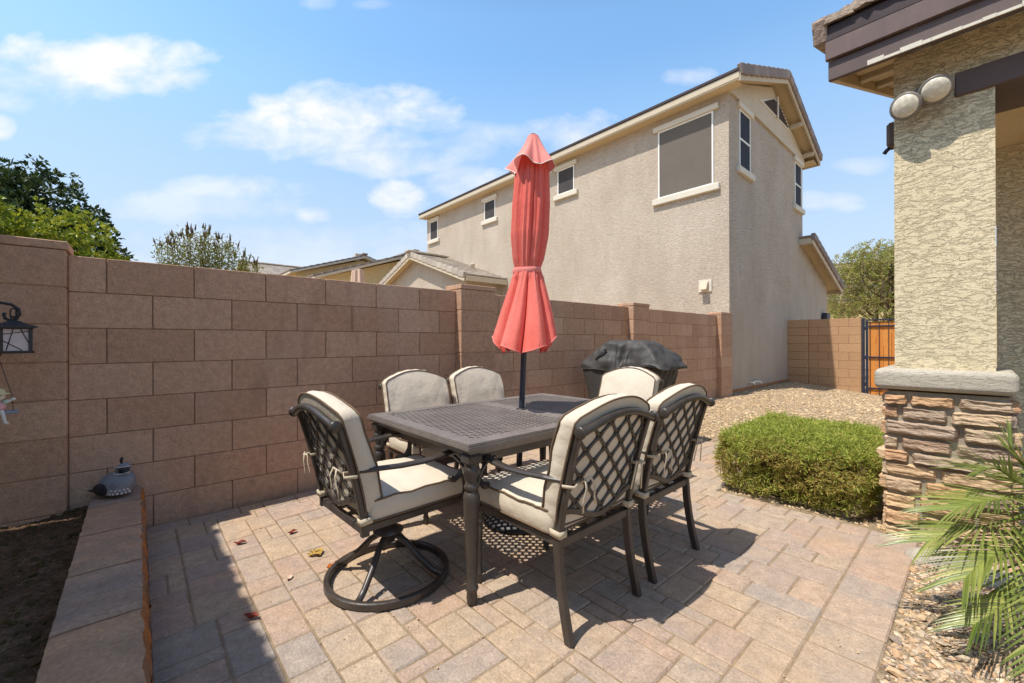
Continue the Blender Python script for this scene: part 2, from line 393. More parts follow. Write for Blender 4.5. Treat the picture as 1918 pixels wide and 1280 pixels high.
skc = T.mix(T.math('MULTIPLY', mask, .93), skc, cc)
bg = T.n('ShaderNodeBackground'); T.l(skc, bg.inputs[0]); bg.inputs[1].default_value = SKYK
wo = T.n('ShaderNodeOutputWorld'); T.l(bg.outputs[0], wo.inputs[0])

# ================================================================ GROUND
g = MB(); g.grid(lambda u, v: (-600+1200*u, -600+1200*v, -.32), 8, 8, smooth=False)
tag(g.build('ground', M['ground']), kind='structure')

def gz(x, y):  # gravel yard surface
    s = max(0, min(1, (x-4.2)/3)); s2 = max(0, min(1, (x-8.5)/4))
    return -.010 + .035*s + s2*(.02+.12*min(0, y+.1)) + .006*noise.noise(Vector((x*2, y*2, 0)))
g = MB()
g.grid(lambda u, v: (-3+23*u, -9+9*v if v < 1 else 0, gz(-3+23*u, -9+9*v)), 92, 44)
tag(g.build('gravel_bed', M['gravel_base']), kind='structure')

# pavers: random ashlar of bevelled concrete pieces
U = .0675
PX0, PX1, PY0, PY1 = .165, 4.92, -3.14, -.005
def inside(x, y):
    if x < 3.34: return True
    return y > -2.03 and x < 4.92 + .25*(y+1)
pv = MB(); bd = MB()
nx = int((PX1-PX0)/U)+1; ny = int((PY1-PY0)/U)
used = [[not inside(PX0+(i+.5)*U, PY0+(j+.5)*U) for j in range(ny)] for i in range(nx)]
prng = random.Random(21)
def put(i, j, a, b):
    for p in range(a):
        for q in range(b): used[i+p][j+q] = True
    gp = .003
    zt = prng.uniform(-.0025, .0025)
    pv.box((PX0+(i+a/2)*U, PY0+(j+b/2)*U, -.03+zt), (a*U-gp, b*U-gp, .06), prng.random(), .006,
           Matrix.Rotation(prng.uniform(-.009,.009), 3, 'X') @ Matrix.Rotation(prng.uniform(-.004,.004), 3, 'Z'))
def fits(i, j, a, b):
    if i+a > nx or j+b > ny: return False
    return all(not used[i+p][j+q] for p in range(a) for q in range(b))
# borders: along the gravel (right edge), along the hedge bed and along the wall
i = 0
while i < int((3.34-PX0)/U):
    a = prng.choice([3,4,4]); 
    if fits(i,0,a,3): put(i,0,a,3)
    else:
        while a > 1 and not fits(i,0,a,3): a -= 1
        if fits(i,0,a,3): put(i,0,a,3)
    i += a
ib = int((3.34-PX0)/U)-2
j = 3
while PY0+(j+2)*U < -2.0:
    put(ib, j, 2, 2); j += 2
i = 0
while i < nx-2:
    a = prng.choice([3,4,4,2])
    if fits(i,ny-2,a,2): put(i,ny-2,a,2)
    i += a
kinds = [(4,3,1.2),(3,4,1),(3,3,3),(4,2,3),(2,4,1.5),(3,2,6),(2,3,4),(2,2,4),(3,1,.8),(1,3,.5)]
for j in range(ny):
    for i in range(nx):
        if used[i][j]: continue
        c = [k for k in kinds if fits(i,j,k[0],k[1])]
        if c:
            k = prng.choices(c, [x[2] for x in c])[0]; put(i,j,k[0],k[1])
        else:
            for (a,b) in ((4,1),(3,1),(1,4),(1,3),(2,1),(1,2),(1,1)):
                if fits(i,j,a,b): put(i,j,a,b); break
tag(pv.build('patio', M['paver'], fix=False), kind='structure')
bd.box((1.752,-1.575,-.039), (3.17,3.12,.07)); bd.box((4.13,-1.02,-.039), (1.56,2.01,.07))
tag(bd.build('patio_joint_sand', M['sand']), kind='structure')

# loose stones
def stones(name, mat, n, area, size, seed, flat=.45, zfn=gz, ntint=1):
    r = random.Random(seed); mb = MB()
    ph = (1+5**.5)/2
    ico = [Vector(v).normalized() for v in [(-1,ph,0),(1,ph,0),(-1,-ph,0),(1,-ph,0),(0,-1,ph),(0,1,ph),(0,-1,-ph),(0,1,-ph),(ph,0,-1),(ph,0,1),(-ph,0,-1),(-ph,0,1)]]
    icf = [(0,11,5),(0,5,1),(0,1,7),(0,7,10),(0,10,11),(1,5,9),(5,11,4),(11,10,2),(10,7,6),(7,1,8),(3,9,4),(3,4,2),(3,2,6),(3,6,8),(3,8,9),(4,9,5),(2,4,11),(6,2,10),(8,6,7),(9,8,1)]
    k = 0
    while k < n:
        x, y = area(r)
        k += 1
        s = size*math.exp(r.gauss(0,.35))
        a, b, c = s, s*r.uniform(.5,.85), s*r.uniform(flat*.7, flat*1.2)
        Mx = Matrix.Rotation(r.uniform(0,6.3),3,'Z') @ Matrix.Rotation(r.gauss(0,.35),3,'X') @ Matrix.Rotation(r.gauss(0,.3),3,'Y')
        z = zfn(x,y)+c*r.uniform(.1,.9)
        vs = [Mx @ Vector((p.x*a*r.uniform(.75,1.2), p.y*b*r.uniform(.75,1.2), p.z*c*r.uniform(.8,1.15)))+Vector((x,y,z)) for p in ico]
        mb.add(vs, icf, r.random())
    return mb.build(name, M[mat], fix=False)
def area_near(r):
    while 1:
        x, y = r.uniform(1.3,4.2), r.uniform(-4.2,-3.0)
        if y < -3.15 or (x > 3.36): return x, y
def area_far(r):
    while 1:
        u = r.random()**1.8; x = 3.4+u*9.3; y = r.uniform(-4.5, -.03)
        if x < 5.1 and y > -2.0 and x < 5.0+.25*(y+1): continue
        if x > 12.7: continue
        if x < 4.6 and -3 < y < -2.1 and r.random() < .8: continue
        return x, y
tag(stones('gravel_stones', 'stone', 19000, area_near, .0092, 3), 'mixed tan and grey river gravel beside the patio edge', 'gravel', kind='stuff')
tag(stones('gravel_chips', 'stone_far', 20000, area_far, .0145, 4), 'pale tan crushed gravel covering the side yard', 'gravel', kind='stuff')

def area_pat(r): return r.uniform(.2,3.3), r.uniform(-3.1,-.02)
tag(stones('grit', 'stone_far', 1500, area_pat, .0026, 15, .6, lambda x, y: .001), 'loose grit and sand crumbs scattered over the patio pavers', 'grit', kind='stuff')
# soil bed behind the planter wall
g = MB()
def soilz(x, y):
    p = Vector((x*7, y*7, 1)); q = Vector((x*28, y*28, 5))
    return .178+.018*noise.noise(p)+.016*abs(noise.noise(q))+.006*noise.noise(q*2.3)
g.grid(lambda u, v: (-1.6+1.55*u, -2.9+2.9*v, soilz(-1.6+1.55*u, -2.9+2.9*v)), 150, 270)
tag(g.build('soil_bed', M['soil']), kind='structure')
def area_soil(r): return r.uniform(-.9,-.07), r.uniform(-2.2,-.02)
def soil_top(x,y): return soilz(x,y)-.004
tag(stones('mulch', 'twig', 2600, area_soil, .009, 9, .5, soil_top), 'dark crumbs and bark bits lying on the planter soil', 'mulch', kind='stuff')

# ================================================================ FENCE
CH = .2032; BL = .4064; WT = 1.60
fence = thing('block_wall', 'long brown concrete block garden wall with four pilasters behind the dining set', 'wall', (4.2,.08,0))
bk = MB(); mo = MB()
brng = random.Random(5)
def blocks(mb, x0, x1, off, top, th=.15, y0=0.0, par0=0, bev=.003, n=9, gap=.005):
    for r in range(n):
        zt = top-r*CH; zb = zt-CH
        o = off + (BL/2 if (r+par0) % 2 else 0)
        x = o-BL*math.ceil((o-x0)/BL)
        while x < x1:
            a, b = max(x, x0), min(x+BL, x1); x += BL
            if b-a < .03: continue
            jy = brng.uniform(-.0015,.0015)
            mb.box(((a+b)/2, y0+th/2+jy, (zt+zb)/2), (b-a-gap, th, CH-gap*.7), brng.random(), bev)
blocks(bk, -1.75, -.56, 0, WT); blocks(bk, -.155, 2.425, 0, WT); blocks(bk, 2.845, 5.375, 2.963, WT); blocks(bk, 5.80, 8.375, 5.95, WT)
bk.build('blocks', M['block'], fence, world=True)
mo.box((3.6,.075,.70), (10.7,.136,1.79)); mo.build('mortar', M['mortar'], fence, world=True)
for (xa, xb, prd) in ((-.56,-.155,.055),(2.425,2.845,.06),(5.375,5.80,.06),(8.375,8.89,.06)):
    p = MB()
    for r in range(9):
        zt = WT+.015-r*CH
        p.box(((xa+xb)/2, .075-prd/2, zt-CH/2), (xb-xa, .15+prd+.05, CH-.006), brng.random(), .004)
    p.box(((xa+xb)/2, .075-prd/2, .70), (xb-xa-.012, .15+prd+.038, 1.8), .3)
    po = p.build('pilaster', M['block'], fence, world=True)
    c = MB(); c.box(((xa+xb)/2, .075-prd/2, WT+.015+.022), (xb-xa+(.02 if xa < 0 else .008), .15+prd+.06, .044), .6, .004)
    c.build('cap', M['block'], po).location = -fence.location

# return wall in the side yard with the gate
rw = thing('return_wall', 'short tan block wall half in shadow between neighbour house and gate', 'wall', (12.87,-.75,0))
m = MB()
for r in range(10):
    zt = 1.64-r*CH
    for (y0, y1, part) in ((-.44, .0, 0), (-1.475, -.44, 1)):
        if part == 0: segs = [(y0, y1)]
        else:
            o = -.44-(.2 if r % 2 else .4); segs = []
            a = -.44
            cuts = [-.44]+[c for c in (o, o-BL, o-2*BL) if c > -1.44]+[-1.475]
            segs = [(cuts[k+1], cuts[k]) for k in range(len(cuts)-1)]
        for (a, b) in segs:
            m.box((12.875-(.03 if part == 0 else 0), (a+b)/2, zt-CH/2), (.15+(.06 if part == 0 else 0), b-a-.006, CH-.005), brng.random(), .004)
m.build('blocks', M['block_tan'], rw, world=True)
mm = MB(); mm.box((12.875,-.74,.74), (.135,1.46,1.79)); mm.build('mortar', M['mortar'], rw, world=True)

gt = thing('gate', 'iron framed gate with upright orange cedar boards past the stone pillar', 'gate', (12.85,-2.2,0))
b = MB(); y = -1.60
while y > -2.85:
    b.box((12.86,y-.065,.68), (.022,.128,1.72), rnd.random(), .003); y -= .133
b.build('boards', M['cedar'], gt, world=True)
f = MB()
for yy in (-1.575,-2.88): f.box((12.83,yy,.68), (.045,.045,1.80), .5, .004)
for zz in (-.16,.0,.72,1.44,1.58): f.box((12.828,-2.2275,zz), (.03,1.26,.03), .5, .003)
for k in range(8): f.box((12.822,-1.63-k*.162,.7), (.010,.011,1.72), .5)
f.build('frame', M['navy'], gt, world=True)
f = MB(); f.box((12.83,-1.515,.70), (.05,.05,1.86), .5, .004); f.build('post', M['navy'], gt, world=True)
for zz in (.1,.72,1.4):
    f = MB(); f.tube([(12.82,-1.545,zz-.05),(12.82,-1.545,zz+.05)], .012, 8); f.build('hinge', M['navy'], gt, world=True)

# ================================================================ NEIGHBOUR HOUSE
nh = thing('neighbor_house', 'tall two storey grey beige stucco house standing behind the block wall', 'house', (11.5,6,0))
def win(parent, axis, c0, c1, z0, z1, pl, sgn, matn='screen', muntin=False, sill=.14, head=True):
    """window on plane axis=pl; sgn = outward direction"""
    def bx(mb, a0, a1, b0, b1, d0, d1, bev=.0, t=.5):
        lo, hi = min(pl+sgn*d0, pl+sgn*d1), max(pl+sgn*d0, pl+sgn*d1)
        if axis == 0: mb.box(((lo+hi)/2,(a0+a1)/2,(b0+b1)/2),(hi-lo,a1-a0,b1-b0),t,bev)
        else: mb.box(((a0+a1)/2,(lo+hi)/2,(b0+b1)/2),(a1-a0,hi-lo,b1-b0),t,bev)
    fr = MB(); fwid = .032
    bx(fr, c0-fwid, c0, z0-fwid, z1+fwid, -.03, .02); bx(fr, c1, c1+fwid, z0-fwid, z1+fwid, -.03, .02)
    bx(fr, c0, c1, z1, z1+fwid, -.03, .018); bx(fr, c0, c1, z0-fwid, z0, -.03, .018)
    if muntin: bx(fr, c0, c1, (z0+z1)/2-.02, (z0+z1)/2+.02, -.02, .016)
    fo = fr.build('window', M['white'], parent, world=True)
    pn = MB(); bx(pn, c0, c1, z0, z1, -.02, .006); pn.build('screen', M[matn], fo).location = -parent.location
    sl_ = MB(); bx(sl_, c0-.16, c1+.16, z0-fwid-sill, z0-fwid-.002, -.02, .075, .012); sl_.build('sill', M['trim'], fo).location = -parent.location
    if head:
        hd = MB(); bx(hd, c0-.14, c1+.14, z1+fwid+.002, z1+fwid+.12, -.02, .06, .01); hd.build('header', M['trim'], fo).location = -parent.location
HX, HR = 8.98, 14.12
wl = MB()
wl.prism([(HX,-.4),(HR,-.4),(HR,6.25),(11.55,7.22),(HX,6.25)], 1, 0, 11.75)
wl.prism([(HR+.001,-.4),(16.9,-.4),(16.9,2.95),(HR+.001,3.85)], 1, .002, 7)
wl.build('wall', M['stucco_far'], nh, world=True)
# roof: two slopes of tile over a board deck
rf = MB(); tl = MB()
def slope(mb, tb, xa, za, xb, zb, y0, y1, th=.10, rows=12, cols=30, tmat=.06, rake=True):
    """roof slab from eave (xa,za) to ridge (xb,zb)"""
    mb.prism([(xa,za),(xb,zb),(xb,zb+th),(xa,za+th)], 1, y0, y1)
    dx, dz = (xb-xa)/rows, (zb-za)/rows; ang = math.atan2(zb-za, abs(xb-xa)); sg = 1 if xb > xa else -1
    L = math.hypot(dx, dz)
    for r in range(rows):
        cx = xa+dx*(r+.5); cz = za+dz*(r+.5)+th+.035
        Mr = Matrix.Rotation(-sg*(ang-.06), 3, 'Y')
        cw = (y1-y0)/cols
        for c in range(cols):
            tb.box((cx, y0+cw*(c+.5), cz+rnd.uniform(-.004,.004)), (L*1.12, cw*.965, .05), rnd.random(), .008, Mr)
slope(rf, tl, 8.72, 6.17, 11.65, 7.30, -.28, 11.9, .07, 9, 34)
slope(rf, tl, 14.58, 6.17, 11.65, 7.30, -.28, 11.9, .07, 9, 34)
ro = rf.build('roof', M['soffit'], nh, world=True)
tl.build('tiles', M['tile'], ro).location = -nh.location
# rake tiles standing over the gable edge, ridge caps
rk = MB()
for (xa, xb) in ((8.70,11.65),(14.60,11.65)):
    n = 10
    for k in range(n):
        x = xa+(xb-xa)*(k+.5)/n; z = 6.17+1.13*(k+.5)/n+.10
        sg = 1 if xb > xa else -1
        Mr = Matrix.Rotation(-sg*(math.atan2(1.13,2.93)-.08), 3, 'Y')
        rk.box((x,-.32,z), (.345,.10,.20), rnd.random(), .012, Mr)
for k in range(22): rk.box((11.65, -.3+k*.555+.27, 7.47), (.26,.58,.07), rnd.random(), .02, Matrix.Rotation(.05,3,'X'))
rk.build('rake_tiles', M['tile'], ro).location = -nh.location
fa = MB()
fa.box((8.70,5.8,6.185), (.04,12.2,.12), .5); fa.box((14.60,5.8,6.16), (.04,12.2,.17), .5); fa.box((8.715,5.8,6.112), (.05,12.18,.024), .5)
for (xa, xb) in ((8.70,11.65),(14.60,11.65)):
    fa.prism([(xa,6.07),(xb,7.20),(xb,7.34),(xa,6.21)], 1, -.32, -.285)
fa.build('fascia', M['trim_tan'], nh, world=True)
dk = MB(); dk.box((8.69,5.8,6.285), (.06,12.2,.05)); dk.build('drip_edge', M['fascia_dark'], nh, world=True)
sf = MB(); sf.box((8.85,5.8,6.115), (.26,12.1,.02)); sf.box((14.36,5.8,6.115), (.44,12.1,.02)); sf.build('soffit', M['soffit'], nh, world=True)
# cream gable triangle, band and louvre
gb = MB()
gb.prism([(9.0,6.22),(14.1,6.22),(14.1,6.28),(11.55,7.20),(9.0,6.28)], 1, -.02, -.002)
gb.prism([(HX-.01,6.08),(HR+.01,6.08),(HR+.01,6.26),(HX-.01,6.26)], 1, -.05, -.003)
go = gb.build('gable', M['trim_tan'], nh, world=True)
lv = MB(); lv.prism([(10.62,6.55),(12.98,6.55),(11.8,7.02)], 1, -.035, -.021); lv.build('louver_frame', M['trim'], go).location = -nh.location
lv = MB()
for k in range(7):
    z = 6.60+k*.048; h = (7.0-z)/.47*1.18*.92
    if h > .08: lv.box((11.8,-.045,z+.014), (2*h*.95,.02,.022), .5, 0, Matrix.Rotation(.5,3,'X'))
lv.build('louver_slats', M['fascia_dark'], go).location = -nh.location
lv = MB(); lv.box((11.8,-.06,6.8), (.07,.03,.5)); lv.build('louver_post', M['trim'], go).location = -nh.location
for (xx, zz) in ((12.9,6.66),(14.0,6.22)):
    o = MB(); o.box((xx,-.16,zz+.02), (.09,.26,.09)); o.build('outlooker', M['trim_tan'], nh, world=True)
# lower lean-to roof
r2 = MB(); t2 = MB()
slope(r2, t2, 17.40, 2.76, 13.80, 3.86, -.28, 6.9, .07, 10, 22)
r2o = r2.build('lean_to_roof', M['soffit'], nh, world=True); t2.build('tiles', M['tile'], r2o).location = -nh.location
r3 = MB()
for k in range(11):
    x = 13.80+3.6*(k+.5)/11; z = 3.86-1.10*(k+.5)/11+.09
    r3.box((x,-.32,z), (.37,.10,.18), rnd.random(), .012, Matrix.Rotation(math.atan2(1.10,3.6)-.08,3,'Y'))
r3.build('rake_tiles', M['tile'], r2o).location = -nh.location
r4 = MB(); r4.prism([(13.80,3.74),(17.40,2.64),(17.40,2.77),(13.80,3.87)], 1, -.32, -.285); r4.box((13.79,-.15,3.82), (.03,.31,.15)); r4.box((17.42,3,2.72), (.04,6.6,.15))
r4.build('fascia', M['trim_tan'], r2o).location = -nh.location
# windows
for (a, b, z0, z1) in ((10.94,11.47,5.22,5.90),(7.38,7.90,5.25,5.83),(4.01,4.55,5.24,5.87)):
    win(nh, 0, a, b, z0, z1, HX, -1, 'screen_dark')
win(nh, 0, .33, 1.49, 4.36, 5.81, HX, -1)
win(nh, 1, 9.53, 10.08, 4.76, 5.92, 0, -1, 'glass_dark', True)
win(nh, 1, 13.40, 13.94, 4.80, 5.92, 0, -1, 'glass_dark', True)
# wall vent hood
v = MB(); v.box((HX-.012,.475,2.255), (.025,.27,.25), .5, .004)
vo = v.build('vent_plate', M['trim'], nh, world=True)
v = MB(); v.prism([(HX-.15,2.17),(HX-.025,2.17),(HX-.025,2.34),(HX-.06,2.34)], 1, .40, .55); v.build('hood', M['trim_tan'], vo).location = -nh.location
# rusty weep screed and hose bib
v = MB(); v.box((11.4,-.012,.09), (4.9,.024,.05)); v.build('weep_screed', M['rust'], nh, world=True)
hb = MB()
hb.tube([(10.0,-.0,.21),(10.0,-.07,.21),(10.03,-.10,.20),(10.06,-.10,.15)], .018, 8)
hb.tube([(10.35,-.0,.21),(10.35,-.09,.21),(10.40,-.11,.20),(10.43,-.11,.14)], .018, 8); hb.tube([(10.0,-.05,.21),(10.35,-.06,.21)], .012, 6)
hb.build('hose_bib', M['white'], nh, world=True)
mt = MB(); mt.box((16.35,-.09,1.72), (.42,.14,.5), .5, .02); mt.build('meter_box', M['navy'], nh, world=True)
# rear single storey wing with tiled gable roof
wg = MB(); wg.prism([(7.10,-.4),(13.1,-.4),(13.1,3.12),(10.1,4.14),(7.10,3.12)], 0, 7.62, HX-.002)
wg.build('wing_wall', M['stucco_far'], nh, world=True)
wr = MB(); wt_ = MB()
for (ya, yb) in ((6.78,10.1),(13.42,10.1)):
    wr.prism([(ya,3.02),(yb,4.16),(yb,4.22),(ya,3.08)], 0, 7.36, HX-.003)
    rows = 11; dy, dz = (yb-ya)/rows, 1.14/rows; sg = 1 if yb > ya else -1
    for r in range(rows):
        for c in range(5):
            wt_.box((7.36+(c+.5)*.322, ya+dy*(r+.5), 3.08+dz*(r+.5)+.03), (.312, abs(dy)*1.14, .045), rnd.random(), .006, Matrix.Rotation(sg*(math.atan2(1.14,3.32)-.09),3,'X'))
        wt_.box((7.33, ya+dy*(r+.5), 3.08+dz*(r+.5)-.0), (.11, abs(dy)*1.05, .17), rnd.random(), .01, Matrix.Rotation(sg*(math.atan2(1.14,3.32)-.09),3,'X'))
for k in range(4): wt_.box((7.4+k*.42,10.1,4.31), (.44,.26,.07), rnd.random(), .02)
wro = wr.build('wing_roof', M['soffit'], nh, world=True); wt_.build('tiles', M['tile_pale'], wro).location = -nh.location
wf = MB(); wf.box((8.17,6.76,3.0), (1.6,.035,.16))
for (ya, yb) in ((6.78,10.1),(13.42,10.1)): wf.prism([(ya,2.90),(yb,4.04),(yb,4.14),(ya,3.0)], 0, 7.30, 7.335)
wf.build('fascia', M['trim_tan'], wro).location = -nh.location
vp = MB(); vp.lathe([(.06,0),(.06,.2),(.08,.21),(.05,.27),(0,.28)], (8.45,7.9,3.45), 10); vp.build('roof_vent', M['trim_tan'], wro).location = -nh.location

# ================================================================ FAR HOUSES
def far_house(name, label, X0, X1, Y0, Y1, zE, zR, ridge, wallm, tilem, group=None, chim=None, ov=.4):
    """gabled house: ridge along axis 0 or 1"""
    h = thing(name, label, 'house', ((X0+X1)/2,(Y0+Y1)/2,0), 0, group)
    a = MB(); ax = ridge
    if ax == 0: a.prism([(Y0,-.3),(Y1,-.3),(Y1,zE),((Y0+Y1)/2,zR-.08),(Y0,zE)], 0, X0, X1)
    else: a.prism([(X0,-.3),(X1,-.3),(X1,zE),((X0+X1)/2,zR-.08),(X0,zE)], 1, Y0, Y1)
    a.build('wall', M[wallm], h, world=True)
    r = MB(); t = MB()
    p0, p1, q0, q1 = (Y0,Y1,X0,X1) if ax == 0 else (X0,X1,Y0,Y1)
    mid = (p0+p1)/2; s = (zR-zE)/(mid-p0); e = .4
    for sg, pe in ((1,p0-e),(-1,p1+e)):
        zl = zE-s*e
        r.prism([(pe,zl),(mid,zR),(mid,zR+.1),(pe,zl+.1)], ax, q0-ov, q1+ov)
        rows = 12; d = (mid-pe)/rows; dz = (zR-zl)/rows
        for k in range(rows):
            c = pe+d*(k+.5); z = zl+dz*(k+.5)+.14; L = math.hypot(d,dz)*1.1; n = int((q1-q0+2*ov)/.36)+1; cw = (q1-q0+2*ov)/n
            for i in range(n):
                pos = (q0-ov+cw*(i+.5), c, z) if ax == 0 else (c, q0-ov+cw*(i+.5), z)
                dm = (cw*.96, L, .06) if ax == 0 else (L, cw*.96, .06)
                ang = math.atan2(dz, abs(d))-.1
                Mr = Matrix.Rotation(sg*ang,3,'X') if ax == 0 else Matrix.Rotation(-sg*ang,3,'Y')
                t.box(pos, dm, rnd.random(), 0, Mr)
    n = int((q1-q0+2*ov)/.45)
    for i in range(n):
        pp = q0-ov+.45*(i+.5)
        t.box((pp,mid,zR+.22) if ax == 0 else (mid,pp,zR+.22), (.47,.3,.1) if ax == 0 else (.3,.47,.1), rnd.random(), .03)
    ro_ = r.build('roof', M['trim_tan'], h, world=True); t.build('tiles', M[tilem], ro_).location = -h.location
    if chim:
        c = MB(); c.box(chim, (.25,.25,.5)); c.build('chimney', M['trim_tan'], ro_).location = -h.location
    return h
far_house('distant_house', 'tan house gable rising behind the wall next to the closed beige umbrella', 5.7, 13.9, 14.5, 18.5, 3.74, 5.13, 1, 'stucco_yellow', 'tile', 'tiled houses beyond the wall')
far_house('distant_house', 'pale beige far house gable with thin tiled edge and small chimney', 6.2, 13.1, 20, 25, 4.70, 5.82, 1, 'stucco_yellow', 'tile', 'tiled houses beyond the wall', (9.4,20.2,5.85))
far_house('distant_house', 'low far roof of pale grey tiles behind the wispy tree', 5.6, 9.0, 26, 34, 5.0, 6.40, 0, 'stucco_far', 'tile_pale', 'tiled houses beyond the wall')
far_house('distant_house', 'pale house half hidden behind the olive tree past the gate', 40, 50, -6, 6.5, 4.2, 7.4, 1, 'stucco_yellow', 'tile', 'tiled houses beyond the wall')

# closed beige umbrella seen over the wall
bu = thing('closed_umbrella', 'faded beige closed umbrella top peeking over the block wall', 'umbrella', (5.0,8.9,0))
c = MB()
def bfold(u, v):
    a = 2*math.pi*u; r = (.27-.13*v)*(1+.22*math.sin(7*a+1)+.1*math.sin(3*a)); 
    return Vector((r*math.cos(a), r*math.sin(a), 1.7+1.53*v))
c.grid(bfold, 48, 12, closeu=True); c.lathe([(.12,0),(.08,.03),(0,.04)], (0,0,3.23), 12)
c.build('canopy', M['beige_cloth'], bu); c = MB(); c.tube([(0,0,0),(0,0,1.72)], .025); c.build('pole', M['metal'], bu)

# ================================================================ OUR HOUSE CORNER (pillar, beam, eave)
hs = thing('house_corner', 'covered porch corner of tan stucco house with dark beam and tiled eave', 'house', (3.9,-3.6,0))
FX = 3.42
p = MB(); p.box((FX+.2,-3.229,1.84), (.40,.386,1.80), .5, 0); p.box((FX+.2,-5.211,2.64), (.40,3.578,.20), .5)
po = p.build('pillar', M['stucco_near'], hs, world=True)
cp = MB(); cp.box((FX+.19,-3.225,.889), (.56,.545,.118)); cpo = cp.build('cap', M['cast'], po); cpo.location = -hs.location; bv = cpo.modifiers.new('bevel', 'BEVEL'); bv.width = .034; bv.segments = 5
# header wall over the porch, flush beam below
p = MB(); p.box((FX+.2,-5.14,2.474), (.43,3.72,.126), .5, .006); p.build('beam', M['brown'], hs, world=True)
p = MB(); p.box((6.0,-5.3,2.60), (4.75,3.9,.05)); p.build('ceiling', M['soffit'], hs, world=True)
p = MB(); p.box((5.15,-5.35,1.2), (.2,3.8,2.75)); p.build('back_wall', M['stucco_near'], hs, world=True)
p = MB(); p.box((4.55,-3.4,1.2), (1.0,.2,2.75)); wq = p
# roof
RX = 3.2
PT = .345
def rz_(x, o): return 2.65+PT*(x-RX)+o
p = MB()
p.prism([(RX,rz_(RX,.26)),(7.2,rz_(7.2,.26)),(7.2,rz_(7.2,.33)),(RX,rz_(RX,.33))], 1, -8, -2.76)
ro2 = p.build('roof_deck', M['fascia_dark'], hs, world=True)
p = MB(); p.box((RX+.015,-5.385,2.705), (.03,5.23,.11), .5, .003); p.build('fascia', M['brown'], hs, world=True)
p = MB(); p.box((RX-.008,-5.385,2.818), (.03,5.25,.108), .5, .003); p.build('fascia_upper_board', M['brown2'], hs, world=True)
p = MB(); p.box((RX-.002,-5.385,2.915), (.04,5.25,.08), .5); p.build('eave_gap_shade', M['fascia_dark'], hs, world=True)  # solid dark strip standing in for the shaded gap under the tiles
p = MB(); p.prism([(RX+.031,rz_(RX+.03,.0)),(7.2,rz_(7.2,.0)),(7.2,rz_(7.2,.25)),(RX+.031,rz_(RX+.03,.25))], 1, -2.795, -2.765); p.build('barge_board', M['soffit'], hs, world=True)
p = MB(); p.prism([(RX+.03,rz_(RX,.05)),(FX+.02,rz_(FX+.02,.05)),(FX+.02,rz_(FX+.02,.07)),(RX+.03,rz_(RX,.07))], 1, -8, -3.04); p.build('soffit', M['soffit'], hs, world=True)
p = MB(); p.prism([(RX+.03,rz_(RX,.08)),(7.2,rz_(7.2,.08)),(7.2,rz_(7.2,.10)),(RX+.03,rz_(RX,.10))], 1, -3.04, -2.797); p.build('gable_soffit', M['soffit'], hs, world=True)
for xx in (3.36,4.0,4.7):
    p = MB(); p.box((xx,-2.917,rz_(xx,.055)), (.05,.24,.06)); p.build('outlooker', M['trim_tan'], hs, world=True)
p = MB(); p.prism([(FX+.05,2.6),(7.2,2.6),(7.2,rz_(7.2,.25)),(FX+.05,rz_(FX+.05,.25))], 1, -3.1, -3.045); p.build('gable_wall', M['stucco_near'], hs, world=True)
# drips of pale paint along the lower fascia
p = MB(); y = -2.95
while y > -6:
    l = rnd.uniform(.03,.09); h = rnd.choice([.014,.018,.022,.026]); p.box((RX-.002,y-l/2,2.652+h/2), (.008,l+.001,h)); y -= l
p.build('peeling_paint', M['trim'], hs, world=True)
# rough eave tiles
t = MB()
for r in range(6):
    y = -2.70; 
    while y > -6.4:
        wdt = rnd.uniform(.16,.3); hh = rnd.uniform(.04,.06)
        def tilef(u, v, y=y, wdt=wdt, r=r, hh=hh): return None
        n = 7
        vs = []; nyv = 6
        x0 = RX-.05+r*.36; z0 = 2.962+(r*.36)*.345+rnd.uniform(-.004,.012)
        for i in range(n+1):
            for j in range(nyv+1):
                for lev in (0,1):
                    xx = x0+.42*i/n; yy = y-wdt*j/nyv
                    e = noise.noise(Vector((xx*16,yy*16,lev*3+r)))*.014 + noise.noise(Vector((xx*45,yy*45,lev*3+r)))*.008
                    zz = z0+(xx-x0)*.29+lev*hh+e*(1 if lev else .4)
                    if i == 0: xx += noise.noise(Vector((yy*30,r,lev)))*.02
                    vs.append((xx,yy,zz))
        W = (nyv+1)*2; fs = []
        for i in range(n):
            for j in range(nyv):
                a = i*W+j*2; b_ = a+W
                fs.append((a+1,b_+1,b_+3,a+3)); fs.append((a,a+2,b_+2,b_))
        for j in range(nyv): a = j*2; fs.append((a,a+1,a+3,a+2)); a = n*W+j*2; fs.append((a,a+2,a+3,a+1))
        for i in range(n): a = i*W; fs.append((a,a+W,a+W+1,a+1)); a = i*W+nyv*2; fs.append((a,a+1,a+W+1,a+W))
        t.add(vs, fs, rnd.random()); y -= wdt*.97
t.build('tiles', M['tile_rough'], ro2).location = -hs.location
t = MB()
for k in range(10): t.box((RX-.03+k*.36+.17,-2.735,2.93+(k*.36+.17)*.345), (.38,.07,.14), rnd.random(), .012, Matrix.Rotation(-.28,3,'Y'))
t.build('rake_tiles', M['tile_rough'], ro2).location = -hs.location
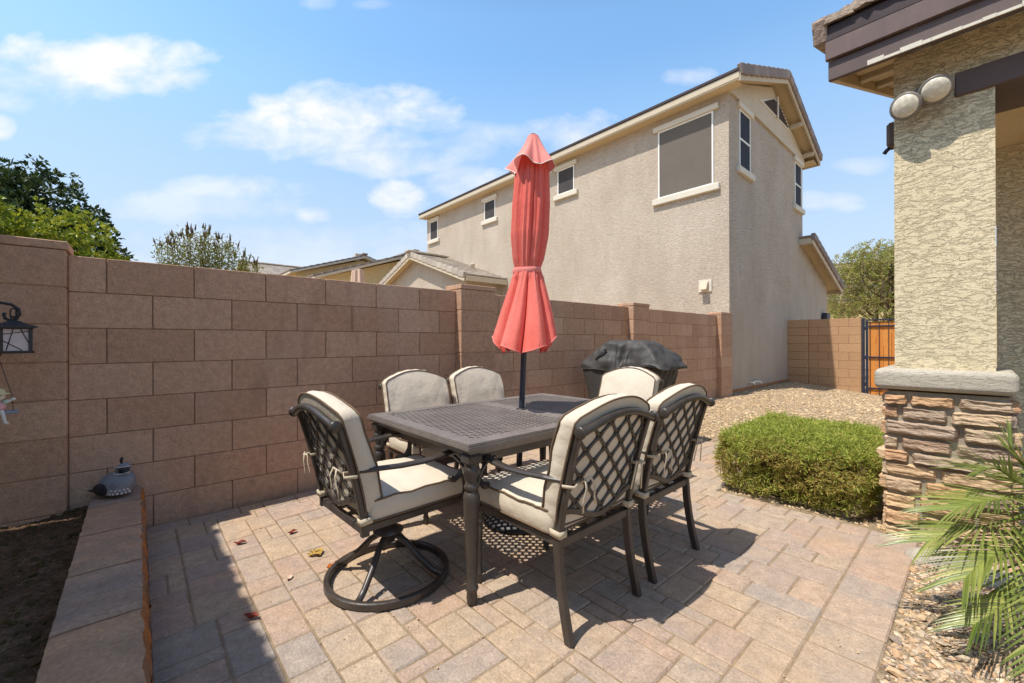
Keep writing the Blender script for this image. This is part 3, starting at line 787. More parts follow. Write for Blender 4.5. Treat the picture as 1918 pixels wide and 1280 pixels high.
# stone veneer base
stn = MB(); smr = MB()
smr.box((FX+.17,-3.237,.405), (.42,.46,.83)); 
srg = random.Random(13)
def rough_stone(mb, x0, y0, y1, z0, z1, depth, tint, seed, face=0):
    nu, nv = 16, 9; vs = []; W = nv+1
    cy, cz = (y0+y1)/2, (z0+z1)/2
    tilt = srg.uniform(-.05,.05)
    for i in range(nu+1):
        for j in range(nv+1):
            u, v = i/nu, j/nv; y = y0+(y1-y0)*u; z = z0+(z1-z0)*v
            ed = min(u,1-u)*(y1-y0); ez = min(v,1-v)*(z1-z0); e = min(ed,ez)
            k = min(1, e/.006)
            P = Vector((seed*3.1, y*14, z*30))
            st = noise.noise(Vector((seed,y*5,z*48))); d = depth*(k**.3 if k > 0 else 0)*(.92+.22*noise.noise(P))+.003*(1 if st > .08 else -1 if st < -.1 else 0)*k+.004*noise.noise(Vector((seed,y*50,z*110)))*k
            yy = y+.007*noise.noise(Vector((seed,z*40,u)))*(1 if i in (0,nu) else .5); zz = z+.006*noise.noise(Vector((seed+9,y*30,v)))+tilt*(y-cy)
            vs.append((x0-d, yy, zz) if face == 0 else (yy, x0-d if face == 1 else x0+d, zz))
    fs = [(i*W+j,i*W+j+1,(i+1)*W+j+1,(i+1)*W+j) for i in range(nu) for j in range(nv)]
    mb.add(vs, fs, tint)
z = -.02
while z < .80:
    h = srg.uniform(.070,.102)
    if z+h > .80: h = .81-z
    for face, a0, a1, xb in ((0,-3.487,-2.987,FX-.035),(2,FX-.055,FX+.4,-3.01),(1,FX-.055,FX+.4,-3.465)):
        y = a0
        while y < a1-.02:
            l = srg.uniform(.11,.29)
            if y+l > a1-.07: l = a1-y
            rough_stone(stn, xb, y+.005, y+l-.008, z+.005, z+h-.009, srg.uniform(.024,.045), srg.random(), srg.uniform(0,50), face)
            y += l
    z += h
sto = stn.build('stone_veneer', M['ledger'], po); sto.location = -hs.location
smo = smr.build('mortar', M['mortar_grey'], po); smo.location = -hs.location
# twin flood light
fl = thing('flood_light', 'twin head flood light mounted high on the stucco pillar', 'light', (FX-.0,-3.17,2.475))
a = MB(); a.lathe([(.06,0),(.06,.018),(.045,.03),(0,.032)], (0,0,0), 16, M=Matrix.Rotation(-math.pi/2,3,'Y')); a.build('mount_plate', M['lamp_body'], fl)
for (dy, dz, tgt) in ((.062,-.058,Vector((-.92,.25,-.35))),(-.038,-.012,Vector((-.88,-.12,-.50)))):
    q = tgt.normalized().to_track_quat('Z','Y').to_matrix()
    c0 = Vector((-.075,dy,dz))
    a = MB(); a.lathe([(.026,-.05),(.029,-.02),(.038,0),(.066,.035),(.071,.050),(.066,.053)], c0, 20, M=q)
    for k in range(10):
        an = k*math.pi/5; a.box(c0+q @ Vector((.027*math.cos(an),.027*math.sin(an),-.02)), (.006,.006,.04), .5, 0, q)
    a.tube([(-.02,dy*.4,dz*.4),(-.04,dy*.7,dz*.6+.01),c0+q @ Vector((0,0,-.04))], .012, 8)
    lh = a.build('lamp_head', M['lamp_body'], fl)
    a = MB(); a.lathe([(.0625,.049),(.052,.060),(.028,.068),(0,.070)], c0, 20, M=q); a.build('lens', M['lens'], lh)
# dark fixture on the far side of the pillar
wd = thing('security_sensor', 'small dark brown box fixed to the far side of the pillar under the eave', 'sensor', (3.7,-3.0,2.40))
a = MB(); a.box((0,.0,0), (.10,.05,.15), .5, .015); a.build('housing', M['brown'], wd); a = MB(); a.tube([(0,.0,-.06),(0,.03,-.085),(0,.04,-.1)], .012); a.build('sensor_eye', M['black_iron'], wd)
# porch wall sconce
wsn = thing('wall_sconce', 'dark wall sconce on the shaded porch wall at the frame edge', 'sconce', (5.05,-4.36,2.13))
a = MB(); a.box((-.012,0,0), (.024,.12,.16), .5, .004); a.build('back_plate', M['black_iron'], wsn)
a = MB(); a.box((-.09,0,0), (.13,.11,.17), .5, .01); a.build('shade', M['black_iron'], wsn)

# edging stones at the pillar foot
for k, (x, y, l, rz, lab) in enumerate(((3.17,-3.225,.30,-.85,'smooth tan edging stone at the pillar foot nearest the patio corner'),(3.10,-3.46,.30,-1.2,'smooth tan edging stone partly under the palm fronds'))):
    e = MB()
    def ef(u, v, l=l):
        a = math.pi*v; t_ = (u-.5)*2; k_ = (1-abs(t_)**5)**.5 if abs(t_) < 1 else 0
        return Vector((t_*l/2, .07*math.cos(a)*max(k_,.02), .085*math.sin(a)**.7*max(k_,.02)-.02))
    e.grid(ef, 24, 14)
    o = e.build('edging_stone', M['cast'], None); o.location = (x,y,-.02); o.rotation_euler = (0,0,rz)
    tag(o, lab, 'edging stone', 'edging stones by the pillar')

# ================================================================ OFF-FRAME ROOF that shades the left of the patio
ow = thing('house_wing', 'stucco wing of the house with a tiled eave shading the patio edge', 'house', (-3,-3,0))
a = MB(); a.box((-3.4,-3.4,1.6), (2.6,6.4,3.7)); a.build('wall', M['stucco_near'], ow, world=True)
a = MB(); a.prism([(-1.21,3.18),(-4.6,4.3),(-4.6,4.4),(-1.21,3.28)], 1, -7, .13); o_ = a.build('roof', M['fascia_dark'], ow, world=True)
a = MB(); y = .13
while y > -7:
    l_ = rnd.uniform(.05,.13); q_ = rnd.choice([0,0,.004,.008,.014,.022]); a.box((-1.31+q_,y-l_/2,3.30), (.32,l_*1.02,.03), rnd.random(), .006, Matrix.Rotation(.32,3,'Y')); y -= l_
a.build('tiles', M['tile'], o_).location = -ow.location

# ================================================================ PLANTER
pl = thing('planter_wall', 'low planter wall topped with weathered slab caps and an orange stained split face', 'planter', (.04,-1.6,0))
a = MB()
def sface(u, v):
    y = -3.1+3.09*u; z = -.03+.21*v
    d = .012*noise.noise(Vector((3,y*9,z*14)))+.01*noise.noise(Vector((7,y*30,z*40)))
    blk = (y/.30) % 1; d -= .02 if (blk < .03 or blk > .97) else 0
    return Vector((.160+d, y, z))
a.grid(sface, 160, 14, smooth=False)
a.box((.045,-1.56,.075), (.19,3.09,.20)); a.build('block_course', M['rust'], pl, world=True)
y = -.01; k = 0
for y0, y1 in ((-.30,-.01),(-.722,-.305),(-1.152,-.727),(-1.567,-1.157),(-2.0,-1.572),(-2.42,-2.005),(-2.85,-2.425)):
    c = MB(); nu, nv = 26, 10
    def capf(u, v, y0=y0, y1=y1, k=k):
        X = -.060+.206*v; Y = y0+(y1-y0)*u
        e = min(u*(y1-y0), (1-u)*(y1-y0), v*.206, (1-v)*.206)
        z = .258+.004*noise.noise(Vector((X*10,Y*10,k)))+.002*noise.noise(Vector((X*40,Y*40,k)))-(.006*(1-min(1,e/.012))**2)
        if v == 1: X += .008*noise.noise(Vector((Y*14,k,2)))+.006*noise.noise(Vector((Y*45,k,2)))
        if v == 0: X += .004*noise.noise(Vector((Y*20,k,5)))
        return Vector((X,Y,z))
    c.grid(capf, nu, nv, tint=(k*.37) % 1)
    # rough stained front edge
    def edge(u, v, y0=y0, y1=y1, k=k):
        P = capf(u,1); X = P.x+.014*math.sin(math.pi*v)+.012*noise.noise(Vector((P.y*30,v*2,k)))*v
        return Vector((X,P.y,P.z-.085*v))
    c2 = MB(); c2.grid(edge, nu, 6, smooth=False)
    def back(u, v, y0=y0, y1=y1, k=k):
        P = capf(u,0); return Vector((P.x,P.y,P.z-.08*v))
    c.grid(back, nu, 2, tint=(k*.37) % 1)
    for Y in (y0, y1): c.add([(-.06,Y,.255),(.142,Y,.255),(.142,Y,.18),(-.06,Y,.18)], [(0,1,2,3)], .3)
    co_ = c.build('cap_slab', M['cap'], pl, world=True); c2.build('split_edge', M['rust'], co_).location = -pl.location
    k += 1

# ================================================================ QUAIL
def blob(mb, rings, n=18, tint=.5, fn=None):
    """closed body from (centre, rx(side), rz(up)) rings along their path; side = y axis of local frame"""
    m = len(rings); vs = []
    for i, (c, a, b) in enumerate(rings):
        c = Vector(c); t = Vector(rings[min(i+1,m-1)][0])-Vector(rings[max(i-1,0)][0]); t.normalize()
        sd = Vector((0,1,0)); sd = (sd-t*sd.dot(t)).normalized(); u_ = t.cross(sd)
        for k in range(n):
            an = 2*math.pi*k/n; p = c+sd*a*math.cos(an)-u_*b*math.sin(an)
            vs.append(fn(p) if fn else p)
    fs = [(i*n+k, i*n+(k+1) % n, (i+1)*n+(k+1) % n, (i+1)*n+k) for i in range(m-1) for k in range(n)]
    fs += [tuple(range(n))[::-1], tuple((m-1)*n+k for k in range(n))]
    mb.add(vs, fs, tint, True)
ql = thing('quail_figurine', 'slate grey quail figurine with upright topknot sitting on the planter cap', 'figurine', (.045,-.17,.262), R(-38))
b = MB()
def qf(p):
    s_ = .0025*math.sin(p.x*150+math.sin(p.z*190)*1.2)*math.sin(p.z*170) if p.x > -.03 else 0
    return Vector((p.x, p.y*(1+s_*8), p.z+s_*.6))
blob(b, [((-.115,0,.030),.004,.004),((-.10,0,.036),.016,.014),((-.075,0,.045),.036,.032),((-.04,0,.060),.056,.056),((0,0,.068),.066,.067),((.035,0,.072),.066,.070),((.062,0,.074),.054,.056),((.080,0,.074),.030,.032),((.088,0,.074),.006,.006)], 28, .5, qf)
blob(b, [((.030,0,.105),.046,.042),((.030,0,.125),.034,.034),((.030,0,.140),.026,.028)], 20, .5)
qb = b.build('body', M['quail_grey'], ql)
b = MB()
for row in range(5):
    for k in range(9):
        an = -.2-2.7*(k+.5*(row % 2))/9; z = .026+row*.017
        r_ = (.060 if row < 3 else .055)
        P = Vector((.022+r_*math.cos(an)*.95, r_*math.sin(an)*1.03, z))
        if P.x < -.012: continue
        b.lathe([(0,-.004),(.006,-.002),(.008,.0),(.005,.0025),(0,.003)], P, 8, M=Vector((math.cos(an),math.sin(an),.2)).to_track_quat('Z','Y').to_matrix() @ Matrix.Diagonal((1,1.1,1)))
b.build('breast_scales', M['quail_white'], qb)
for sg in (-1,1):
    b = MB(); blob(b, [((-.105,sg*.020,.030),.003,.006),((-.085,sg*.036,.040),.006,.020),((-.055,sg*.052,.048),.009,.032),((-.025,sg*.061,.052),.008,.034),((-.005,sg*.064,.054),.004,.024),((.004,sg*.064,.054),.001,.008)], 14); b.build('wing', M['quail_dark'], ql)
b = MB(); blob(b, [((-.10,0,.034),.014,.010),((-.125,0,.028),.012,.006),((-.15,0,.03),.005,.003)], 12); b.build('tail', M['quail_dark'], ql)
hx_, hz_ = .034, .150
b = MB(); blob(b, [((hx_-.002,0,hz_-.03),.022,.022),((hx_,0,hz_-.014),.033,.033),((hx_+.003,0,hz_+.004),.034,.036),((hx_+.003,0,hz_+.018),.027,.029),((hx_,0,hz_+.028),.011,.013)], 20); hd = b.build('head', M['quail_grey'], ql)
b = MB(); blob(b, [((hx_+.012,-.012,hz_-.024),.012,.013),((hx_+.014,-.014,hz_-.012),.025,.026),((hx_+.014,-.014,hz_+.004),.026,.027),((hx_+.012,-.011,hz_+.013),.014,.015)], 16); b.build('face_mask', M['quail_dark'], hd)
b = MB()
b.tube([(hx_+.006+.036*math.cos(t_),-.006+.036*math.sin(t_),hz_+.016) for t_ in [(-2.7+.2*i) for i in range(14)]], .0032, 6); b.build('brow_stripe', M['quail_white'], hd)
b = MB(); b.tube([(hx_+.008+.037*math.cos(t_),-.008+.037*math.sin(t_),hz_-.016-.006*math.sin((t_+2.9)/2.8*math.pi)) for t_ in [(-2.9+.2*i) for i in range(15)]], .0034, 6); b.build('chin_stripe', M['quail_white'], hd)
b = MB(); blob(b, [((hx_+.032,-.036,hz_-.006),.007,.007),((hx_+.040,-.046,hz_-.010),.0045,.0045),((hx_+.045,-.052,hz_-.015),.001,.001)], 10); b.build('beak', M['quail_dark'], hd)
b = MB(); b.tube([(hx_-.006,0,hz_+.026),(hx_-.010,.001,hz_+.038),(hx_-.010,.002,hz_+.05),(hx_-.005,.002,hz_+.058)], .0085, 8, scale=[.7,.8,1.0,.8]); b.build('topknot', M['quail_dark'], hd)

# ================================================================ HOOK, LANTERN, SWING TOY
sh = thing('shepherd_hook', 'black iron shepherd hook curling in from the left edge above the soil', 'hook', (-.60,-.3,.18))
a = MB()
pts = [(0,0,-.15),(0,0,.6),(0,0,.98),(.02,0,1.06),(.08,0,1.108),(.17,0,1.122),(.25,0,1.122),(.285,0,1.115),(.308,0,1.095),(.312,0,1.07),(.302,0,1.047),(.285,0,1.038),(.268,0,1.047),(.263,0,1.062),(.266,0,1.075)]
a.tube(pts, .0065, 8, up=(0,1,0)); a.build('rod', M['black_iron'], sh)
a = MB(); a.tube([(0,0,.62),(-.05,0,.70),(-.05,0,.74),(.0,0,.78)], .005, 6, up=(0,1,0)); a.tube([(0,0,.92),(.1,0,.86),(.16,0,.87),(.255,0,.875)], .005, 6, up=(0,1,0)); a.build('side_arm', M['black_iron'], sh)
ln = thing('lantern', 'black metal lantern with frosted panes hanging from the shepherd hook', 'lantern', (-.308,-.3,1.062), R(18))
a = MB(); a.box((0,0,.006), (.115,.115,.012), .5, .003); a.box((0,0,.12), (.112,.112,.01), .5, .002)
for sx in (-1,1):
    for sy in (-1,1): a.box((sx*.046,sy*.046,.064), (.012,.012,.108))
a.build('frame', M['black_iron'], ln)
a = MB(); a.lathe([(.094,.122),(.094,.128),(.05,.142),(.02,.156),(.012,.158),(0,.158)], (0,0,0), 4, M=Matrix.Rotation(math.pi/4,3,'Z'), smooth=False)
rf_ = a.build('roof', M['black_iron'], ln)
a = MB(); a.tube([(0,0,.156),(.008,0,.166),(.008,0,.172),(0,0,.178),(-.008,0,.172),(-.008,0,.166)], .003, 6, closed=True, up=(0,1,0))
a.tube([(-.009,0,.176),(-.009,0,.205),(-.004,0,.214),(.004,0,.214),(.009,0,.205),(.009,0,.176),(.004,0,.170),(-.004,0,.170)], .003, 6, closed=True, up=(0,1,0)); a.build('hanger_link', M['black_iron'], rf_)
for s_ in range(4):
    Mr = Matrix.Rotation(s_*math.pi/2,3,'Z')
    a = MB(); vs = [Mr @ Vector(p) for p in ((-.04,-.044,.012),(.04,-.044,.012),(.04,-.044,.116),(-.04,-.044,.116),(-.04,-.042,.012),(.04,-.042,.012),(.04,-.042,.116),(-.04,-.042,.116))]
    a.add(vs, [(0,1,2,3),(7,6,5,4),(0,4,5,1),(3,2,6,7),(0,3,7,4),(1,5,6,2)]); pn = a.build('pane', M['frost'], ln)
    a = MB()
    for (p, q) in (((-.03,.015),(-.008,.115)),((.015,.115),(.04,.05)),((-.04,.06),(.02,.014)),((-.04,.09),(.04,.105))):
        a.tube([Mr @ Vector((p[0],-.046,p[1])), Mr @ Vector((q[0],-.046,q[1]))], .0018, 5, up=(0.3,.2,.9))
    a.build('twig_wires', M['black_iron'], pn)
sw = thing('swing_ornament', 'small cream figurine in a straw hat riding a swing at left edge', 'ornament', (-.355,-.34,.742), R(8))
a = MB(); a.box((0,0,.045), (.135,.05,.012), .5, .003); a.build('swing_seat', M['plank'], sw)
a = MB()
for sx in (-1,1): a.tube([(sx*.052,0,.04),(sx*.048,0,.12),(sx*.012,.0,.285),(0,.005,.315)], .0014, 5, up=(0,1,0))
a.tube([(0,.005,.313),(0,.03,.317)], .0014, 5); a.build('cord', M['black_iron'], sw)
a = MB()
blob(a, [((0,0,.048),.014,.014),((0,0,.06),.024,.024),((0,0,.078),.023,.023),((0,0,.094),.014,.015),((0,0,.102),.010,.010)], 16)
blob(a, [((.004,-.004,.102),.010,.010),((.004,-.006,.114),.024,.024),((.004,-.006,.128),.026,.026),((.003,-.004,.142),.018,.019),((.002,-.002,.148),.006,.006)], 16)
a.tube([(.018,0,.090),(.034,-.006,.096),(.047,-.004,.102)], .008, 8, scale=[1,.8,.7]); a.tube([(-.018,0,.090),(-.034,-.006,.096),(-.047,-.004,.102)], .008, 8, scale=[1,.8,.7])
for sx in (-1,1): a.tube([(sx*.012,-.008,.055),(sx*.018,-.036,.052),(sx*.022,-.044,.03),(sx*.026,-.046,.004),(sx*.034,-.056,-.002)], .0085, 8, scale=[1.1,1,.85,.8,.9])
bd_ = a.build('body', M['toy_white'], sw)
for sx in (-1,1):
    a = MB(); a.lathe([(0,-.008),(.008,-.005),(.010,0),(.008,.005),(0,.008)], (sx*.05,-.003,.105), 10); a.build('hand', M['toy_white'], sw)
    a = MB(); a.lathe([(0,-.003),(.003,0),(0,.003)], (.004+sx*.01,-.031,.127), 8); a.build('eye', M['black_iron'], bd_)
    a = MB(); a.tube([(sx*.02,-.001,.091),(sx*.036,-.006,.097)], .0095, 8); a.build('sleeve', M['toy_green'], bd_)
a = MB(); a.lathe([(.025,.060),(.028,.075),(.020,.094),(.022,.096),(.031,.076),(.029,.056)], (0,0,0), 16); a.build('vest', M['toy_pink'], bd_)
a = MB(); a.lathe([(0,.158),(.016,.156),(.024,.148),(.026,.138),(.040,.134),(.041,.131),(.026,.132)], (.003,-.002,.0), 18); a.build('hat', M['toy_hat'], sw)

# ================================================================ TABLE
TX0, TX1, TY0, TY1, TZ = 1.145, 2.60, -1.98, -.985, .688
tb = thing('dining_table', 'dark bronze cast metal dining table with pierced lattice top', 'table', ((TX0+TX1)/2,(TY0+TY1)/2,0))
def ring(mb, x0, x1, y0, y1, wdt, z0, z1, tint=.5):
    o = [(x0,y0),(x1,y0),(x1,y1),(x0,y1)]; i_ = [(x0+wdt,y0+wdt),(x1-wdt,y0+wdt),(x1-wdt,y1-wdt),(x0+wdt,y1-wdt)]
    vs = [(*p,z0) for p in o]+[(*p,z0) for p in i_]+[(*p,z1) for p in o]+[(*p,z1) for p in i_]; fs = []
    for k in range(4):
        j = (k+1) % 4
        fs += [(k,j,8+j,8+k),(4+k,12+k,12+j,4+j),(8+k,8+j,12+j,12+k),(k,4+k,4+j,j)]
    mb.add(vs, fs, tint)
def lattice(mb, x0, x1, y0, y1, pitch, wdt, zt, th):
    """continuous diagonal bars joined by staggered short bars: a woven pierced panel"""
    def strip(p, q, z):
        d = (q-p).normalized(); n_ = Vector((-d.y,d.x,0))*wdt/2
        vs = [p+n_,p-n_,q-n_,q+n_]; vs = [Vector((v_.x,v_.y,z)) for v_ in vs]; vs += [v_-Vector((0,0,th)) for v_ in vs]
        mb.add(vs, [(0,1,2,3),(7,6,5,4),(0,4,5,1),(1,5,6,2),(2,6,7,3),(3,7,4,0)], .5)
    c0, c1 = x0+y0, x1+y1; k = 0; c = c0+pitch*.5
    while c < c1+pitch:
        a0, a1 = max(x0, c-y1), min(x1, c-y0)
        if a1-a0 > .006: strip(Vector((a0,c-a0,0)), Vector((a1,c-a1,0)), zt)
        d = (x0-y1)-pitch+(k % 2)*pitch*.5*1.15
        while d < x1-y0+pitch:
            P = Vector(((c+d)/2,(c-d)/2,0)); Q = Vector(((c+pitch+d)/2,(c+pitch-d)/2,0))
            lo, hi = 0., 1.
            def ins(t_): 
                X = P.lerp(Q,t_); return x0 <= X.x <= x1 and y0 <= X.y <= y1
            ts = [t_/10 for t_ in range(11) if ins(t_/10)]
            if len(ts) > 1: strip(P.lerp(Q,ts[0]), P.lerp(Q,ts[-1]), zt-.0012)
            d += pitch*1.15
        c += pitch; k += 1
a = MB()
ring(a, TX0, TX1, TY0, TY1, .075, TZ-.012, TZ); ring(a, TX0-.008, TX1+.008, TY0-.008, TY1+.008, .06, TZ-.026, TZ-.0125)
ring(a, TX0+.004, TX1-.004, TY0+.004, TY1-.004, .05, TZ-.04, TZ-.0265); ring(a, TX0+.02, TX1-.02, TY0+.02, TY1-.02, .03, TZ-.055, TZ-.0405)
ring(a, TX0-.004, TX1+.004, TY0-.004, TY1+.004, .02, TZ-.0122, TZ-.004)
XM = 1.915
for (xa, xb) in ((TX0+.075, XM-.05), (XM+.05, TX1-.075)):
    lattice(a, xa, xb, TY0+.075, TY1-.075, .046, .0145, TZ-.001, .006)
    ring(a, xa-.012, xb+.012, TY0+.063, TY1-.063, .014, TZ-.03, TZ-.009)
a.box((XM-.032,(TY0+TY1)/2,TZ-.007), (.064,TY1-TY0-.152,.012), .5, .002); a.box((XM+.032,(TY0+TY1)/2,TZ-.007), (.060,TY1-TY0-.152,.0125), .5, .002)
a.build('tabletop', M['metal_top'], tb, world=True)
a = MB(); a.lathe([(.02,-.004),(.034,-.004),(.034,.004),(.022,.006)], (1.923,-1.46,TZ), 18); a.build('umbrella_ring', M['metal'], tb, world=True)
a = MB(); ring(a, TX0+.06, TX1-.06, TY0+.06, TY1-.06, .012, TZ-.105, TZ-.056)
a.build('apron', M['metal'], tb, world=True)
legp = [(.014,0),(.02,.003),(.024,.03),(.021,.055),(.026,.062),(.029,.07),(.026,.078),(.023,.086),(.026,.2),(.0305,.34),(.035,.43),(.036,.455),(.030,.475),(.022,.482),(.030,.487),(.033,.497),(.028,.508),(.022,.515),(.026,.53),(.036,.55),(.039,.565),(.034,.58),(.026,.588),(.03,.592),(.03,.598)]
for (x, y) in ((TX0+.044,TY0+.044),(TX1-.044,TY0+.044),(TX0+.044,TY1-.044),(TX1-.044,TY1-.044)):
    a = MB(); a.lathe(legp, (x,y,0), 18); a.box((x,y,.617), (.07,.07,.04), .5, .006); lo = a.build('leg', M['metal'], tb, world=True)
    # scroll brackets along the two aprons
    a = MB()
    for dx, dy in ((1,0),(0,1)):
        sx = 1 if x < 1.8 else -1; sy = 1 if y < -1.5 else -1
        d = Vector((dx*sx,dy*sy,0)); P = Vector((x,y,0))+d*.03
        a.bar([P+Vector((0,0,.50)),P+d*.02+Vector((0,0,.55)),P+d*.055+Vector((0,0,.585)),P+d*.10+Vector((0,0,.60))], .012, .014, up=(d.y,d.x,.01))
    a.build('bracket', M['metal'], lo).location = -tb.location

# ================================================================ CHAIRS
def yb(z):                                  # back line of the chair
    t_ = max(0,(z-.36)/.44); return -.238-.105*t_**1.35
def ztop(x): return .785+.050*(1-min(1,abs(x)/.236)**2.1)**1.4
def zlow(x): return .475-.062*(math.cos(math.pi*max(-1,min(1,x/.22)))+1)/2
def bow(x): return -.018*(1-(x/.225)**2)
def cushion(mb, pip, outline, surf_front, surf_back, nu=40, rings_=7):
    pass
def make_back_cushion(seed):
    """box cushion: camel-back outline, bulged faces, piped edges. front face +y"""
    mb = MB(); pp = MB(); nu, nv = 26, 24; T0 = .088
    hw = .243
    def zt(x): t_ = min(1,abs(x)/.232); return .836+.056*(1-t_**2.2)**1.35
    zb = .418
    def base(u, v):
        x = (2*u-1); z = v
        # rounded outline
        xx = hw*x*(1-.035*max(0,1-v*3)**2)
        r = max(0, abs(x)-.88)/.12
        ztp = zt(xx)-.02*r*r
        zz = zb+.012*r*r*(1-v)+(ztp-zb)*v
        return xx, zz
    def fpt(u, v, side):
        xx, zz = base(u, v); x = 2*u-1; y = 2*v-1
        bul = (1-abs(x)**3.0)*(1-abs(y)**3.0)
        wr = .0045*noise.noise(Vector((xx*13,zz*13,seed)))+.008*noise.noise(Vector((xx*38*(1 if abs(x) > .7 else .4),zz*12,seed+3)))*(abs(x)**3)
        yk = yb(zz)+.0065+bow(xx)*.85
        return Vector((xx, yk+(T0-.012+.026*bul+wr if side else -.002*bul), zz))
    def band(q, t_):
        # t along outline 0..1
        pass
    F = [[fpt(i/nu, j/nv, 1) for j in range(nv+1)] for i in range(nu+1)]
    B = [[fpt(i/nu, j/nv, 0) for j in range(nv+1)] for i in range(nu+1)]
    mb.grid(lambda u, v: F[round(u*nu)][round(v*nv)], nu, nv); mb.grid(lambda u, v: B[round(u*nu)][round(v*nv)], nu, nv)
    loop = [(i,0) for i in range(nu)]+[(nu,j) for j in range(nv)]+[(i,nv) for i in range(nu,0,-1)]+[(0,j) for j in range(nv,0,-1)]
    cen = Vector((0,0,.63))
    def bandf(u, v):
        i, j = loop[int(round(u*len(loop))) % len(loop)]
        p = B[i][j].lerp(F[i][j], v); o = Vector((p.x,0,p.z-.63)); 
        o.normalize(); k_ = .010*math.sin(math.pi*v)
        pk = .0022*math.sin(u*len(loop)*1.7+seed)*math.sin(math.pi*v)
        return p+o*(k_+pk)
    mb.grid(bandf, len(loop), 4, closeu=True)
    for G in (F, B):
        pp.tube([G[i][j]+Vector((G[i][j].x*.02,0,(G[i][j].z-.63)*.012)) for i, j in loop], .0042, 6, closed=True, up=(0,1,0))
    return mb, pp
def make_seat_cushion(seed):
    mb = MB(); pp = MB(); nu, nv = 24, 24; hw = .246; y0, y1 = -.225, .272; zb, zt_ = .388, .472
    def ol(u, v):
        x, y = 2*u-1, 2*v-1
        rx, ry = max(0,abs(x)-.86)/.14, max(0,abs(y)-.86)/.14
        k_ = min(1, math.hypot(rx,ry)); 
        sx, sy = x, y
        if rx > 0 and ry > 0:
            mx = max(rx,ry); h = math.hypot(rx,ry); s_ = mx/h if h > 0 else 1
            sx = math.copysign(.86+.14*rx*s_,x); sy = math.copysign(.86+.14*ry*s_,y)
        return hw*sx, (y0+y1)/2+(y1-y0)/2*sy
    def fpt(u, v, top):
        X, Y = ol(u,v); x, y = 2*u-1, 2*v-1
        bul = (1-abs(x)**3)*(1-abs(y)**3)
        wr = .006*noise.noise(Vector((X*12,Y*12,seed)))+.003*noise.noise(Vector((X*34,Y*34,seed)))
        return Vector((X,Y,zt_+.024*bul+wr if top else zb-.002*bul))
    F = [[fpt(i/nu,j/nv,1) for j in range(nv+1)] for i in range(nu+1)]
    B = [[fpt(i/nu,j/nv,0) for j in range(nv+1)] for i in range(nu+1)]
    mb.grid(lambda u, v: F[round(u*nu)][round(v*nv)], nu, nv); mb.grid(lambda u, v: B[round(u*nu)][round(v*nv)], nu, nv)
    loop = [(i,0) for i in range(nu)]+[(nu,j) for j in range(nv)]+[(i,nv) for i in range(nu,0,-1)]+[(0,j) for j in range(nv,0,-1)]
    def bandf(u, v):
        i, j = loop[int(round(u*len(loop))) % len(loop)]; p = B[i][j].lerp(F[i][j], v); o = Vector((p.x,p.y-.02,0)).normalized()
        return p+o*(.009*math.sin(math.pi*v)+.0015*math.sin(u*60+seed)*math.sin(math.pi*v))
    mb.grid(bandf, len(loop), 4, closeu=True)
    for G in (F, B): pp.tube([G[i][j]+Vector((G[i][j].x*.015,(G[i][j].y-.02)*.015,0)) for i, j in loop], .0042, 6, closed=True)
    return mb, pp
ZS = .33
